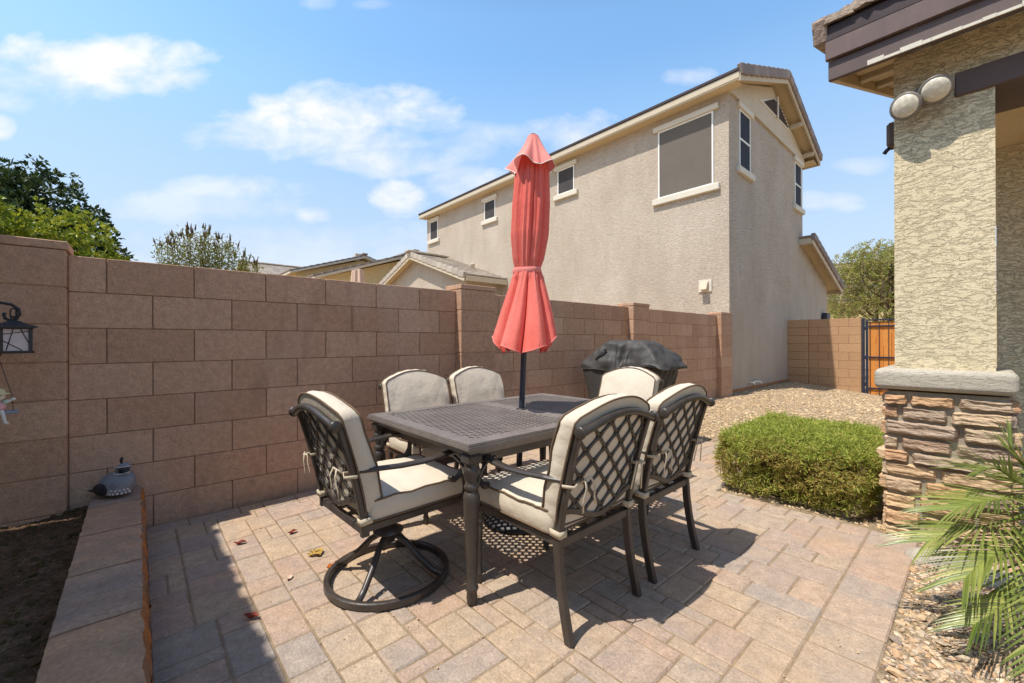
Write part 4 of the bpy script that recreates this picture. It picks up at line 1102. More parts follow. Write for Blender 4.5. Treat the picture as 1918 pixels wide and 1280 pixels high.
def make_chair(swivel):
    root = thing('swivel_chair' if swivel else 'dining_chair', 'chair', 'chair')
    mt = M['metal']
    # back frame: posts, top rail, lower rail
    a = MB()
    for sx in (-1,1):
        zs = [ZS,.36,.42,.5,.58,.66,.74,.785,.795]
        a.bar([(sx*(.225+.004*(z-.33)/.47), yb(z), z) for z in zs], .026, .032, up=(0,1,.15))
    a.tube([(x, yb(.80)-.018+bow(x)*1.2, ztop(x)+.004) for x in [(-.245+.49*i/28) for i in range(29)]], .0155, 10, up=(0,1,0), scale=[1.15,1.15]+[1]*25+[1.15,1.15])
    for sx in (-1,1): a.lathe([(.0,-.008),(.018,-.008),(.024,-.004),(.024,.004),(.018,.008),(0,.008)], (sx*.247,yb(.80)-.018,.789), 14, M=Matrix.Rotation(math.pi/2,3,'Y'))
    a.bar([(x, yb(zlow(x))+bow(x)*.6, zlow(x)) for x in [(-.222+.444*i/20) for i in range(21)]], .022, .02, up=(0,1,0))
    a.build('back_frame', mt, root)
    # lattice
    a = MB(); A_, B_ = .0535, .051
    def lp(i, j): 
        x = i*A_; z = .448+j*B_; return x, z
    def ok(x, z): return abs(x) <= .214 and zlow(x) <= z <= ztop(x)-.008
    def P3(x, z): return Vector((x, yb(z)+bow(x)*.85+.002, z))
    nodes = set()
    for i in range(-6,7):
        for j in range(-4,13):
            if (i+j) % 2: continue
            x, z = lp(i,j)
            for di in (-1,1):
                x2, z2 = lp(i+di,j+1)
                f0, f1 = ok(x,z), ok(x2,z2)
                if not f0 and not f1: continue
                t0, t1 = 0., 1.
                if not f0 or not f1:
                    lo, hi = 0., 1.
                    for _ in range(12):
                        md = (lo+hi)/2; o_ = ok(x+(x2-x)*md, z+(z2-z)*md)
                        if f0: lo, hi = (md, hi) if o_ else (lo, md)
                        else: lo, hi = (lo, md) if o_ else (md, hi)
                    if f0: t1 = lo
                    else: t0 = hi
                L = math.hypot(x2-x, z2-z); cut = .0105/L
                ta = cut if f0 else t0; tb_ = 1-cut if f1 else t1
                if tb_-ta < .05: continue
                # bars bulge slightly so that the openings have rounded corners
                pts = []; perp = (-(z2-z)/L, (x2-x)/L)
                wd_ = []
                for k in range(7):
                    t_ = ta+(tb_-ta)*k/6
                    pts.append(P3(x+(x2-x)*t_, z+(z2-z)*t_)); wd_.append(1+.75*abs(2*t_-1)**2.2)
                h = .0042
                a.sweep(pts, [(.0058,-h),(.0058,h*.5),(.0028,h),(-.0028,h),(-.0058,h*.5),(-.0058,-h)], (0,1,0), .5, True, False, True, wd_)
                if f0: nodes.add((i,j))
                if f1: nodes.add((i+di,j+1))
    for (i, j) in nodes:
        x, z = lp(i,j)
        if ok(x,z):
            c = P3(x,z)
            a.tube([c+Vector((.0105*math.cos(t_),0,.0105*math.sin(t_))) for t_ in [k*math.pi/4 for k in range(8)]], .0056, 6, closed=True, up=(0,1,0))
    a.build('back_lattice', mt, root)
    # seat frame
    a = MB()
    a.box((0,yb(.36)+.0,.352), (.424,.024,.034), .5, .003); a.box((0,.255,.357), (.43,.024,.03), .5, .003)
    for sx in (-1,1): a.box((sx*.226,.01,.360), (.024,.48,.03), .5, .003)
    for k in range(4): a.box((-.15+.1*k,.008,.366), (.03,.47,.008), .5)
    a.build('seat_frame', mt, root)
    # arms
    for sx in (-1,1):
        a = MB(); 
        P = [(.234,-.268,.598),(.252,-.20,.598),(.262,-.10,.592),(.266,0,.590),(.264,.09,.596),(.258,.15,.602),(.254,.195,.600),(.252,.228,.582),(.251,.243,.550),(.250,.238,.512),(.248,.215,.478),(.246,.185,.462),(.246,.165,.468),(.246,.16,.482)]
        w_ = [.8,.95,1.05,1.1,1.1,1.05,1,.95,.9,.85,.8,.75,.7,.6]
        pr = [(.018,-.006),(.018,.003),(.010,.009),(-.010,.009),(-.018,.003),(-.018,-.006)]
        a.sweep([(sx*x,y,z) for x,y,z in P], pr, (0,.3,1) if False else (0,0,1), .5, True, False, True, w_) if False else None
        # explicit frames so the curl keeps its width along x
        vs = []; m_ = len(pr)
        for i, (x,y,z) in enumerate(P):
            p0 = Vector(P[max(i-1,0)]); p1 = Vector(P[min(i+1,len(P)-1)]); t_ = p1-p0; t_.x = 0; t_.normalize()
            n_ = Vector((0,-t_.z,t_.y))
            for (u_, q_) in pr: vs.append(Vector((sx*x+u_*w_[i],y,z))+n_*q_)
        fs = []
        for i in range(len(P)-1):
            for q_ in range(m_): fs.append((i*m_+q_, i*m_+(q_+1) % m_, (i+1)*m_+(q_+1) % m_, (i+1)*m_+q_))
        fs += [tuple(range(m_)), tuple((len(P)-1)*m_+q_ for q_ in range(m_))]
        a.add(vs, fs, .5, False)
        a.lathe([(0,-.017),(.012,-.015),(.014,0),(.012,.015),(0,.017)], (sx*.246,.172,.474), 10, M=Matrix.Rotation(math.pi/2,3,'Y'))
        a.bar([(sx*.238,.232,.36),(sx*.242,.240,.41),(sx*.247,.236,.47),(sx*.249,.240,.52)], .022, .016, up=(0,1,0))
        a.build('armrest', mt, root)
    if not swivel:
        for sx in (-1,1):
            a = MB(); zs = [0,.04,.1,.18,.26,.338]
            a.bar([(sx*.225, yb(.36)-.055*(1-z/.338)**1.6, z) for z in zs], .027, .034, up=(0,1,0)); a.build('leg', mt, root)
            a = MB(); a.lathe([(.011,0),(.015,.003),(.016,.028),(.014,.034),(.019,.040),(.014,.047),(.0145,.1),(.017,.2),(.020,.265),(.017,.272),(.025,.282),(.026,.290),(.018,.300),(.022,.312),(.025,.325),(.02,.338),(.02,.350)], (sx*.224,.255,0), 14); a.build('leg', mt, root)
    else:
        a = MB(); n = 48
        a.bar([(.272*math.cos(2*math.pi*k/n), .272*math.sin(2*math.pi*k/n)-.02, .02) for k in range(n)], .024, .034, closed=True, ch=.35); rg = a.build('base_ring', mt, root)
        a = MB()
        for k in range(4):
            an = k*math.pi/2+.62; c_, s_ = math.cos(an), math.sin(an)
            a.tube([(.268*c_,-.02+.268*s_,.03),(.22*c_,-.02+.22*s_,.05),(.15*c_,-.02+.15*s_,.105),(.09*c_,-.02+.09*s_,.165),(.05*c_,-.02+.05*s_,.19),(.015*c_,-.02+.015*s_,.195)], .0145, 8)
        a.build('base_spokes', mt, root)
        a = MB(); a.lathe([(.03,.165),(.034,.205),(.07,.212),(.072,.218),(.035,.238),(.026,.25),(.026,.31),(.05,.325),(.05,.343)], (0,-.02,0), 18); a.box((0,.02,.345), (.30,.22,.012), .5, .003); a.box((0,.06,.325), (.09,.20,.035), .5, .01)
        a.build('swivel_hub', mt, root)
    # cushions
    m1, p1 = make_back_cushion(rnd.uniform(0,30)); o1 = m1.build('back_cushion', M['fabric2'], root); p1.build('piping', M['piping'], o1)
    m1, p1 = make_seat_cushion(rnd.uniform(0,30)); o2 = m1.build('seat_cushion', M['fabric2'], root); p1.build('piping', M['piping'], o2)
    # cloth ties round the posts and legs
    for sx in (-1,1):
        a = MB(); z = .585; y = yb(z); FL = [(.0015,-.006),(.0015,.006),(-.0015,.006),(-.0015,-.006)]
        a.sweep([(sx*.20,y+.02,z),(sx*.19,y-.03,z+.005),(sx*.235,y-.045,z),(sx*.25,y-.0,z-.002),(sx*.22,y+.03,z)], FL, (0,0,1), .5)
        for dz, ddx in ((-.10,.012),(-.085,-.02)):
            a.sweep([(sx*.19,y-.032,z+.004),(sx*(.175+ddx),y-.055,z+.025),(sx*(.165+ddx*1.6),y-.06,z-.01),(sx*(.17+ddx*2),y-.052,z+dz*.6),(sx*(.165+ddx*2.4),y-.05,z+dz)], [(.005,-.001),(.005,.001),(-.005,.001),(-.005,-.001)], (0,1,0), .5)
        a.build('tie', M['tie'], o1)
        a = MB(); zz = .392; a.sweep([(sx*.206,-.262,zz),(sx*.243,-.262,zz),(sx*.246,-.215,zz+.004),(sx*.205,-.21,zz)], [(.002,-.013),(.002,.013),(-.002,.013),(-.002,-.013)], (0,0,1), .5, closed=True)
        a.build('strap', M['tie'], o2)
    a = MB(); a.box((.03,-.236,.405), (.045,.003,.02), .5, 0, Matrix.Rotation(.3,3,'Y')); a.build('care_tag', M['white'], o2)
    return root
pc = make_chair(False); ps = make_chair(True)
G_ch = 'chairs round the dining table'
def setc(o, x, y, rz, label):
    o.location = (x,y,0); o.rotation_euler = (0,0,R(rz)); tag(o, label, 'chair', G_ch)
setc(pc, 1.535, -2.08, 0, 'dark lattice back dining chair nearest the camera with its back turned')
c2 = copy_tree(pc); setc(c2, 2.122, -2.07, 1, 'dining chair with back turned nearest the clipped hedge')
c3 = copy_tree(pc); setc(c3, 1.675, -.86, 179, 'dining chair against the wall side between swivel chair and umbrella pole')
c4 = copy_tree(pc); setc(c4, 2.255, -.85, 181, 'dining chair on the wall side directly left of the umbrella pole')
setc(ps, 1.045, -1.49, -88, 'swivel chair on a round ring base at the shaded end of the table')
c6 = copy_tree(ps); setc(c6, 2.80, -1.47, 88, 'swivel chair at the table end in front of the covered grill')

# ================================================================ UMBRELLA
um = thing('patio_umbrella', 'closed coral red patio umbrella standing through the table centre', 'umbrella', (1.923,-1.46,0))
LEAN = Vector((rt0.x,rt0.y,0))*(.0785/1.69)
def ax(z): return LEAN*(z-.69)
a = MB(); a.tube([ax(z)+Vector((0,0,z)) for z in (.06,.7,1.2,1.8,2.37)], .0185, 14, up=(0,1,0)); a.build('pole', M['navy'], um)
def canopy_r(z):
    K = [(1.03,.290),(1.10,.270),(1.2,.232),(1.35,.162),(1.5,.098),(1.555,.074),(1.62,.092),(1.775,.114),(1.95,.112),(2.14,.100),(2.25,.08),(2.36,.04)]
    for (z0,r0),(z1,r1) in zip(K,K[1:]):
        if z <= z1:
            t_ = (z-z0)/(z1-z0); t_ = max(0,t_); return r0+(r1-r0)*t_
    return .03
fold_ph = [rnd.uniform(-.18,.18) for _ in range(8)]; fold_am = [rnd.uniform(.78,1.08) for _ in range(8)]
def foldv(a_):
    k_ = a_/(2*math.pi)*8; i = int(math.floor(k_)) % 8; t_ = k_-math.floor(k_); t_ = min(1,max(0,t_+fold_ph[i]*math.sin(math.pi*t_)))
    return (abs(math.sin(math.pi*t_))**.42)*fold_am[i], i
def canopy(u, v):
    a_ = 2*math.pi*u; f_, i = foldv(a_)
    lat = 1-math.cos(a_-R(229))**2; zb = 1.035+.02*min(1,f_)+.10*min(1,f_)**1.2*lat**.8
    z = zb+(2.36-zb)*v
    r = canopy_r(z)
    pinch = math.exp(-((z-1.555)/.05)**2)
    depth = .42*(1-.55*pinch)*(1 if z < 1.5 else .62)
    n_ = noise.noise(Vector((math.cos(a_)*2.2,math.sin(a_)*2.2,z*1.6+4)))
    rr = r*(1-depth+depth*f_)*(1+.09*n_)+.006*noise.noise(Vector((math.cos(a_)*9,math.sin(a_)*9,z*3)))
    if z < 1.5: r *= 1-.20*math.cos(a_+.84)**2*min(1,(1.5-z)/.3); rr = r*(1-depth+depth*f_)*(1+.06*n_)
    sub = .006*math.sin(a_*23+z*2)*(.4 if z < 1.5 else .7)*(1-pinch*.5)
    tw = .25*math.sin((z-1.2)*1.3)
    rr = max(.022, rr+sub*(f_ > .25))
    return ax(z)+Vector((rr*math.cos(a_+tw), rr*math.sin(a_+tw), z))
a = MB(); a.grid(canopy, 192, 90, closeu=True); cn_ = a.build('canopy', M['red'], um)
a = MB()
a.tube([canopy(i/192,0)+Vector((0,0,.004)) for i in range(192)], .0028, 5, closed=True); a.build('hem', M['red_pale'], cn_)
for q in range(8):
    a = MB(); a.tube([canopy((q+.5)/8, .01+.96*i/40)*1.0 for i in range(41)], .0019, 5, up=(.3,.2,.1)); a.build('seam', M['red_pale'], cn_)
a = MB()
def strap(u, v):
    a_ = 2*math.pi*u; z = 1.538+.034*v; r = .0815+.005*math.sin(3*a_)+.004*math.sin(math.pi*v)
    return ax(z)+Vector((r*math.cos(a_), r*math.sin(a_), z+.008*math.sin(a_+1)))
a.grid(strap, 48, 4, closeu=True); P_ = ax(1.55)-Vector((rt0.x,rt0.y,0))*.083; a.box(P_+Vector((0,0,1.545)), (.02,.014,.03), .5, .003); a.build('strap', M['red_pale'], cn_)
a = MB()
def vent(u, v):
    a_ = 2*math.pi*u; w_ = math.sin(4*a_+.5)+.5*math.sin(3*a_+2)
    z = 2.185+.03*w_*(1-v)**2+(2.385-2.185)*v
    r = .036+(.140-.036)*(1-v)**1.1+.032*w_*(1-v)**1.4+.009*math.sin(12*a_+1)*(1-v)
    return ax(z)+Vector((r*math.cos(a_), r*math.sin(a_), z))
a.grid(vent, 128, 22, closeu=True); a.lathe([(.036,2.384),(.033,2.390),(.02,2.394),(0,2.396)], ax(2.38), 24); vo_ = a.build('vent_flap', M['red_pale'], um)
a = MB(); a.tube([vent(i/128,0) for i in range(128)], .0024, 5, closed=True); a.build('edge_binding', M['white'], vo_)
a = MB(); a.lathe([(.022,2.392),(.018,2.402),(0,2.406)], ax(2.39), 14); a.build('finial', M['bark'], um)
for k in range(8):
    a = MB(); an = k*math.pi/4+.3
    a.bar([ax(2.2)+Vector((.03*math.cos(an),.03*math.sin(an),2.2)), ax(1.5)+Vector((.035*math.cos(an),.035*math.sin(an),1.5)), ax(1.2)+Vector((.045*math.cos(an),.045*math.sin(an),1.19))], .008, .010, up=(math.cos(an),math.sin(an),.1)); a.build('rib', M['navy'], um)
bs = thing('umbrella_base', 'round black umbrella base on the pavers under the table', 'umbrella base', (1.90,-1.44,0))
a = MB(); a.lathe([(.215,0),(.22,.012),(.21,.03),(.15,.055),(.08,.072),(.04,.082),(.034,.09)], (0,0,0), 36); a.build('weight', M['black_iron'], bs)
a = MB(); a.lathe([(.030,.08),(.030,.30),(.027,.302),(.0205,.302)], (0,0,0), 16); a.tube([(.028,0,.25),(.06,0,.25)], .006, 8, up=(0,1,0)); a.lathe([(0,0),(.018,.0),(.018,.012),(0,.012)], (.06,0,.25), 10, M=Matrix.Rotation(math.pi/2,3,'Y')); a.build('sleeve', M['black_iron'], bs)

# ================================================================ COVERED GRILL
gr = thing('covered_grill', 'barbecue grill under a faded black fitted cover beside the wall', 'grill', (4.30,-.73,0))
def rectpt(hx, hy, u, rc=.06):
    w_, h_ = hx-rc, hy-rc; q = math.pi*rc/2; segs = [2*h_, q, 2*w_, q, 2*h_, q, 2*w_, q]; d = (u % 1)*sum(segs)
    for i, L in enumerate(segs):
        if d <= L: break
        d -= L
    if i == 0: return hx, -h_+d
    if i == 2: return w_-d, hy
    if i == 4: return -hx, h_-d
    if i == 6: return -w_+d, -hy
    a_ = {1:0, 3:math.pi/2, 5:math.pi, 7:1.5*math.pi}[i]+d/q*math.pi/2; cx, cy = {1:(w_,h_),3:(-w_,h_),5:(-w_,-h_),7:(w_,-h_)}[i]
    return cx+rc*math.cos(a_), cy+rc*math.sin(a_)
def ringpt(hx, hy, t_, e=.22):
    c, s = math.cos(t_), math.sin(t_)
    return hx*math.copysign(abs(c)**e,c), hy*math.copysign(abs(s)**e,s)
def cov(u, v, lower):
    t_ = 2*math.pi*u
    if lower:
        z = .10+.74*v; hy = .36+.165*v; hx = .21+.05*v
    else:
        K = [(.79,.54,.272),(.835,.54,.27),(.90,.49,.25),(.97,.425,.222),(1.04,.355,.192),(1.085,.295,.16),(1.107,.24,.13),(1.116,.13,.07),(1.118,.0,.0)]
        f_ = v*(len(K)-1); i = min(int(f_),len(K)-2); q = f_-i
        z, hy, hx = [K[i][c]+(K[i+1][c]-K[i][c])*q for c in range(3)]
    if hx < .03: x, y = ringpt(hx, hy, t_)
    else: x, y = rectpt(hx, hy, u, min(.05,hx*.4))
    if lower:
        fd = math.sin((y-x)*34)+.6*math.sin((y+x)*57+1); k_ = .008*fd*(1-.5*v)+.02*noise.noise(Vector((x*5,y*5,z*2)))
        if y < -.16: k_ -= .065*min(1,(-.16-y)/.06)*min(1,v*1.5); k_ += .012*math.sin(y*75+x*60)*v
    else:
        k_ = .030*noise.noise(Vector((x*6,y*6,z*5)))+.018*noise.noise(Vector((x*16,y*8,z*13)))-.016*abs(noise.noise(Vector((x*9+3,y*11,z*7))))
        # the flap lifts and sags at the near end
        if v < .12: z += .07*max(0,math.sin((-y-.10)*6.0))*(1-v/.12) if y < -.1 else 0
        # folds pulled together over the middle of the front
        if x < 0: k_ += .020*math.sin(y*62)*1.5*math.exp(-((y+.02)/.12)**2)*max(0,1-abs(z-.93)/.14)
    l = math.hypot(x,y) or 1
    return Vector((x+x/l*k_*1.2, y+y/l*k_, z+(0 if lower else k_*.4)))
a = MB(); a.grid(lambda u, v: cov(u,v,1), 160, 22, closeu=True); a.build('skirt', M['cover'], gr)
a = MB(); a.grid(lambda u, v: cov(u,v,0), 160, 42, closeu=True); tp = a.build('top_cover', M['cover'], gr)
a = MB(); a.tube([cov(i/160,0.001,0)-Vector((0,0,.002)) for i in range(160)], .004, 5, closed=True); a.build('hem', M['cover'], tp)
a = MB(); a.sweep([(-.255,.30,.90),(-.245,.26,.945),(-.232,.22,.985),(-.222,.20,1.005)], [(.012,-.002),(.012,.002),(-.012,.002),(-.012,-.002)], (-1,0,.6)); a.box((-.222,.195,1.012), (.02,.03,.02), .5, .004); a.build('strap', M['black_iron'], tp)
for (x, y) in ((-.17,.28),(.17,.28),(-.17,-.28),(.17,-.28)):
    a = MB(); a.lathe([(0,-.014),(.045,-.014),(.05,0),(.045,.014),(0,.014)], (x,y,.06), 14, M=Matrix.Rotation(math.pi/2,3,'X')); a.build('wheel', M['black_iron'], gr)

# ================================================================ VEGETATION
def leaf(mb, p, d, n_, L, W, tint, bend=.2):
    s_ = d.cross(n_)
    if s_.length < 1e-4: s_ = d.orthogonal()
    s_.normalize(); n2 = s_.cross(d).normalized()
    m_ = p+d*L*.5+n2*L*bend*.25; t_ = p+d*L-n2*L*bend*.3
    mb.add([p, m_-s_*W/2, t_, m_+s_*W/2], [(0,1,2),(0,2,3)], tint)
def rv(r): 
    while 1:
        v_ = Vector((r.uniform(-1,1),r.uniform(-1,1),r.uniform(-1,1)))
        if .05 < v_.length < 1: return v_.normalized()
def leafy(mb, blobs_, n, L, W, seed, shell=.55, tuft=6, upb=.25, keep=None):
    """tufts of leaves spread through ellipsoids, denser near the outside"""
    r = random.Random(seed); tot = sum(b[1][0]*b[1][1]+b[1][1]*b[1][2]+b[1][0]*b[1][2] for b in blobs_)
    for c, rad in blobs_:
        k_ = int(n*(rad[0]*rad[1]+rad[1]*rad[2]+rad[0]*rad[2])/tot/tuft)
        for _ in range(k_):
            d = rv(r); q = shell+(1-shell)*r.random()**.6
            q *= 1+.22*noise.noise(Vector(c)*1.7+d*2.4)
            p = Vector(c)+Vector((d.x*rad[0],d.y*rad[1],d.z*rad[2]))*q
            if keep and not keep(p): continue
            tb_ = r.random()
            ax_ = (d+rv(r)*.8+Vector((0,0,upb))).normalized()
            for t_ in range(tuft):
                dd = (ax_*.7+rv(r)).normalized()
                leaf(mb, p+dd*L*.15, dd, (rv(r)+Vector((0,0,.6))).normalized(), L*r.uniform(.7,1.25), W*r.uniform(.75,1.2), min(1,max(0,tb_*.7+r.random()*.4-.05)))
def trunk(mb, p0, p1, r0, r1, seed, wob=.08, n=7):
    r = random.Random(seed); p0 = Vector(p0); p1 = Vector(p1); pts = []
    for i in range(n):
        t_ = i/(n-1); pts.append(p0.lerp(p1,t_)+Vector((r.uniform(-wob,wob),r.uniform(-wob,wob),0))*math.sin(math.pi*t_))
    mb.tube(pts, 1, 7, up=(0,1,0), scale=[r0+(r1-r0)*i/(n-1) for i in range(n)])
    return pts
# dark tree and brighter shrub over the wall, left
tr = thing('leafy_tree', 'dark glossy leaved tree rising behind the wall at far left', 'tree', (-.97,2.35,-.10))
a = MB(); trunk(a, (0,0,-.3), (0,0,1.6), .09, .05, 1); trunk(a, (0,0,1.2), (-.3,.1,2.3), .05, .02, 2); trunk(a, (0,0,1.2), (.4,-.1,2.3), .045, .02, 3); trunk(a, (0,0,1.4), (.55,0,1.9), .03, .012, 4); a.build('trunk', M['bark'], tr)
a = MB(); leafy(a, [((.0,0,2.15),(.55,.6,.65)),((.42,-.05,2.02),(.36,.45,.55)),((.72,0,1.78),(.20,.35,.42)),((-.5,0,2.1),(.6,.6,.7)),((.30,.0,2.55),(.20,.25,.20)),((.62,0,1.6),(.28,.4,.4)),((.45,0,2.36),(.34,.4,.50)),((.74,0,2.14),(.23,.35,.40)),((.93,0,1.84),(.17,.3,.32))], 30000, .052, .024, 11, .5, 6); a.build('crown', M['leaf_dark'], tr)
ts = thing('leafy_shrub', 'bright yellow green shrub in front of the dark tree over the wall', 'shrub', (-.75,1.25,.03))
a = MB(); trunk(a, (0,0,-.3), (0,0,1.3), .05, .03, 5); trunk(a, (0,0,.9), (.5,0,1.6), .03, .012, 6); trunk(a, (0,0,.9), (-.4,0,1.7), .03, .012, 7); a.build('trunk', M['bark'], ts)
a = MB(); leafy(a, [((-.1,0,1.5),(.5,.35,.62)),((.32,0,1.52),(.36,.34,.56)),((.58,0,1.42),(.24,.28,.40)),((.18,-.02,1.72),(.28,.25,.34)),((-.5,0,1.6),(.4,.35,.5)),((.76,0,1.34),(.12,.2,.24)),((.55,0,1.74),(.25,.28,.36)),((.76,0,1.5),(.14,.2,.28)),((-.2,0,1.76),(.42,.3,.32))], 28000, .038, .021, 12, .55, 7, .5); a.build('crown', M['leaf_bright'], ts)
# wispy tree with seed spikes
wt2 = thing('wispy_tree', 'thin wispy tree tipped with brown seed spikes behind the wall', 'tree', (1.25,7.0,0))
a = MB(); b = MB(); s3 = MB(); r = random.Random(31)
trunk(a, (0,0,-.3), (0,0,1.9), .06, .04, 8)
for k in range(46):
    u_ = (k+.5)/46*2-1
    topz = 3.50-.62*abs(u_+.18)**1.5-.25*r.random()*(1-abs(u_))-.1*r.random()
    x = u_*.80+r.uniform(-.06,.06); y = r.uniform(-.45,.45)
    P0 = Vector((x*.25,y*.25,1.7+r.uniform(0,.3))); P1 = Vector((x+r.uniform(-.05,.05),y,topz-r.random()*.12))
    pts = [P0.lerp(P1,t_)+Vector((x*.25*math.sin(math.pi*t_),0,0)) for t_ in (0,.25,.5,.75,1)]
    a.tube(pts, 1, 5, up=(0,1,0), scale=[.009,.007,.005,.004,.003])
    dr = (pts[-1]-pts[-2]).normalized()
    for q in range(r.choice([1,2,3])):
        P = pts[-1]+Vector((r.uniform(-.04,.04),r.uniform(-.04,.04),r.uniform(-.06,.02))); d_ = (dr+rv(r)*.25).normalized(); L = r.uniform(.09,.17)
        s3.tube([P,P+d_*L*.4,P+d_*L], 1, 5, up=(0,1,.1), tint=r.random(), scale=[.012,.016,.004])
        for _ in range(5): leaf(s3, P+d_*L*r.random(), (d_+rv(r)*.6).normalized(), rv(r), .035, .014, r.random())
    for _ in range(190):
        t_ = r.uniform(.1,.97); i = min(3,int(t_*4)); p = pts[i].lerp(pts[i+1],t_*4-i)+rv(r)*.15*r.random()**.6
        leaf(b, p, (rv(r)+Vector((0,0,.4))).normalized(), rv(r), r.uniform(.04,.08), .022, r.random())
a.build('trunk', M['bark'], wt2); o3 = len(b.v); b.v += s3.v; b.f += [tuple(i+o3 for i in f) for f in s3.f]; b.t += [1.0]*len(s3.f); b.sm += s3.sm; b.t = [t if t >= 1 else t*.74 for t in b.t]; b.build('crown', M['leaf_grey'], wt2)
# olive tree beyond the gate
ot = thing('olive_tree', 'airy olive green tree with pinkish tips beyond the gate', 'tree', (24.0,-.2,0))
a = MB(); r = random.Random(41); b = MB()
base = Vector((0,-.5,-.3)); 
for k in range(9):
    an = r.uniform(0,6.28); P1 = Vector((math.cos(an)*r.uniform(.5,1.6), -.2+math.sin(an)*r.uniform(.5,1.7), r.uniform(3.0,4.6)))
    pts = trunk(a, base+Vector((r.uniform(-.1,.1),r.uniform(-.1,.1),0)), P1, .085, .02, 50+k, .25)
    for j in range(4):
        q = pts[3+j % 3]; trunk(a, q, q+Vector((r.uniform(-.9,.9),r.uniform(-.9,.9),r.uniform(.3,1.0))), .03, .008, 80+k*5+j, .1, 5)
a.build('trunk', M['bark'], ot)
leafy(b, [((0,.2,3.7),(1.5,1.6,1.5)),((0,-.9,3.6),(1.2,1.2,1.6)),((0,1.1,3.2),(1.1,.9,1.5)),((0,-1.7,3.2),(1.1,1.0,1.5)),((0,0,4.5),(1.1,1.2,.9)),((0,-.2,2.5),(1.4,2.1,.8)),((0,-.4,4.2),(1.2,1.9,1.1))], 30000, .13, .035, 42, .25, 7, .5)
b.build('crown', M['leaf_tree'], ot)
# clipped hedge
hg = thing('clipped_hedge', 'low box clipped green hedge between patio pavers and stone pillar', 'hedge', (3.90,-2.48,0))
r = random.Random(61); b = MB(); a = MB()
for k in range(26):
    x, y = r.uniform(-.45,.45), r.uniform(-.34,.34)
    trunk(a, (x*.6,y*.6,-.02), (x,y,r.uniform(.25,.38)), .008, .003, 100+k, .03, 4)
def core(u, v):
    t_ = 2*math.pi*u; x, y = ringpt(.40*(.86+.14*v), .30*(.88+.12*v), t_, .3); k_ = 1 if v < .9 else 1-(v-.9)*6
    return Vector((x*k_, y*k_, -.02+.33*min(v,.92)/.92))
a.grid(core, 48, 14, closeu=True); a.build('stems_dark_core', M['twig'], hg)  # stems plus a solid twig-coloured core put in as the hedge's inner darkness
for _ in range(8200):
    f_ = r.random()
    t_ = r.uniform(0,2*math.pi)
    if f_ < .42:
        x, y = r.uniform(-.56,.56), r.uniform(-.45,.45); q = (abs(x/.56)**5+abs(y/.45)**5)**.2; x /= max(1,q); y /= max(1,q); z = .445+.03*noise.noise(Vector((x*5,y*5,1)))+.014*r.gauss(0,1)-.10*max(abs(x)/.56,abs(y)/.45)**5; d = Vector((x*.9,y*1.1,1))
    else:
        v_ = r.random()**.8; x, y = rectpt(.55*(.86+.14*min(1,v_*1.6)),.44*(.88+.12*min(1,v_*1.6)),r.random(),.12); z = .02+.39*v_; sh = 1-.12*max(0,(v_-.6)/.4)**2; x *= sh; y *= sh; d = Vector((x*1.4,y*1.8,.35))
        k_ = 1+.10*noise.noise(Vector((x*6,y*6,z*8)))+.03*r.gauss(0,1); x *= k_; y *= k_
    brown = noise.noise(Vector((x*5,y*5,z*7+3)))
    if f_ >= .42 and brown > .52 and r.random() < .45: continue
    d.normalize()
    for q in range(6):
        dd = (d*.55+rv(r)).normalized()
        tint = r.random()*.62 if f_ < .42 else r.random()
        if f_ >= .42 and brown > .1 and r.random() < .6: tint = r.uniform(.66,.85)
        leaf(b, Vector((x,y,z))+rv(r)*.012, dd, rv(r), r.uniform(.022,.042), r.uniform(.005,.008), tint)
for _ in range(260):
    x, y = rectpt(.52,.42,r.random(),.12) if r.random() < .6 else (r.uniform(-.5,.5), r.uniform(-.4,.4)); z = r.uniform(.3,.42) if max(abs(x)/.52,abs(y)/.42) > .95 else .43
    d = (Vector((x*.8,y,1.1))+rv(r)*.5).normalized(); L = r.uniform(.03,.07)
    for q in range(7): leaf(b, Vector((x,y,z))+d*L*q/6, (d*.6+rv(r)).normalized(), rv(r), r.uniform(.016,.028), .006, r.random()*.6)
b.build('foliage', M['leaf_hedge'], hg)

# palm in a blue pot
pt = thing('plant_pot', 'glossy dark blue round pot beside the stone pillar at frame edge', 'pot', (3.40,-3.80,-.02))
a = MB(); a.lathe([(.15,0),(.20,.1),(.235,.25),(.245,.36),(.25,.42),(.262,.44),(.262,.47),(.24,.475),(.225,.43),(0,.42)], (0,0,0), 32); a.build('bowl', M['pot'], pt)
a = MB(); a.lathe([(.218,.432),(.1,.44),(0,.445)], (0,0,0), 20); a.build('potting_soil', M['soil'], pt)
pm = thing('palm_plant', 'small feathery palm with arching fronds reaching over the gravel', 'palm', (3.36,-3.78,.40))
a = MB(); trunk(a, (0,0,0), (0,0,.16), .05, .035, 3, .01); a.build('trunk', M['bark'], pm)
def unp(x, y, dist):
    d = fw*786+rt*(x-959)-up*(y-640); d *= dist/786
    return CAM+d
r = random.Random(77)
base = Vector((3.34,-3.78,.56))
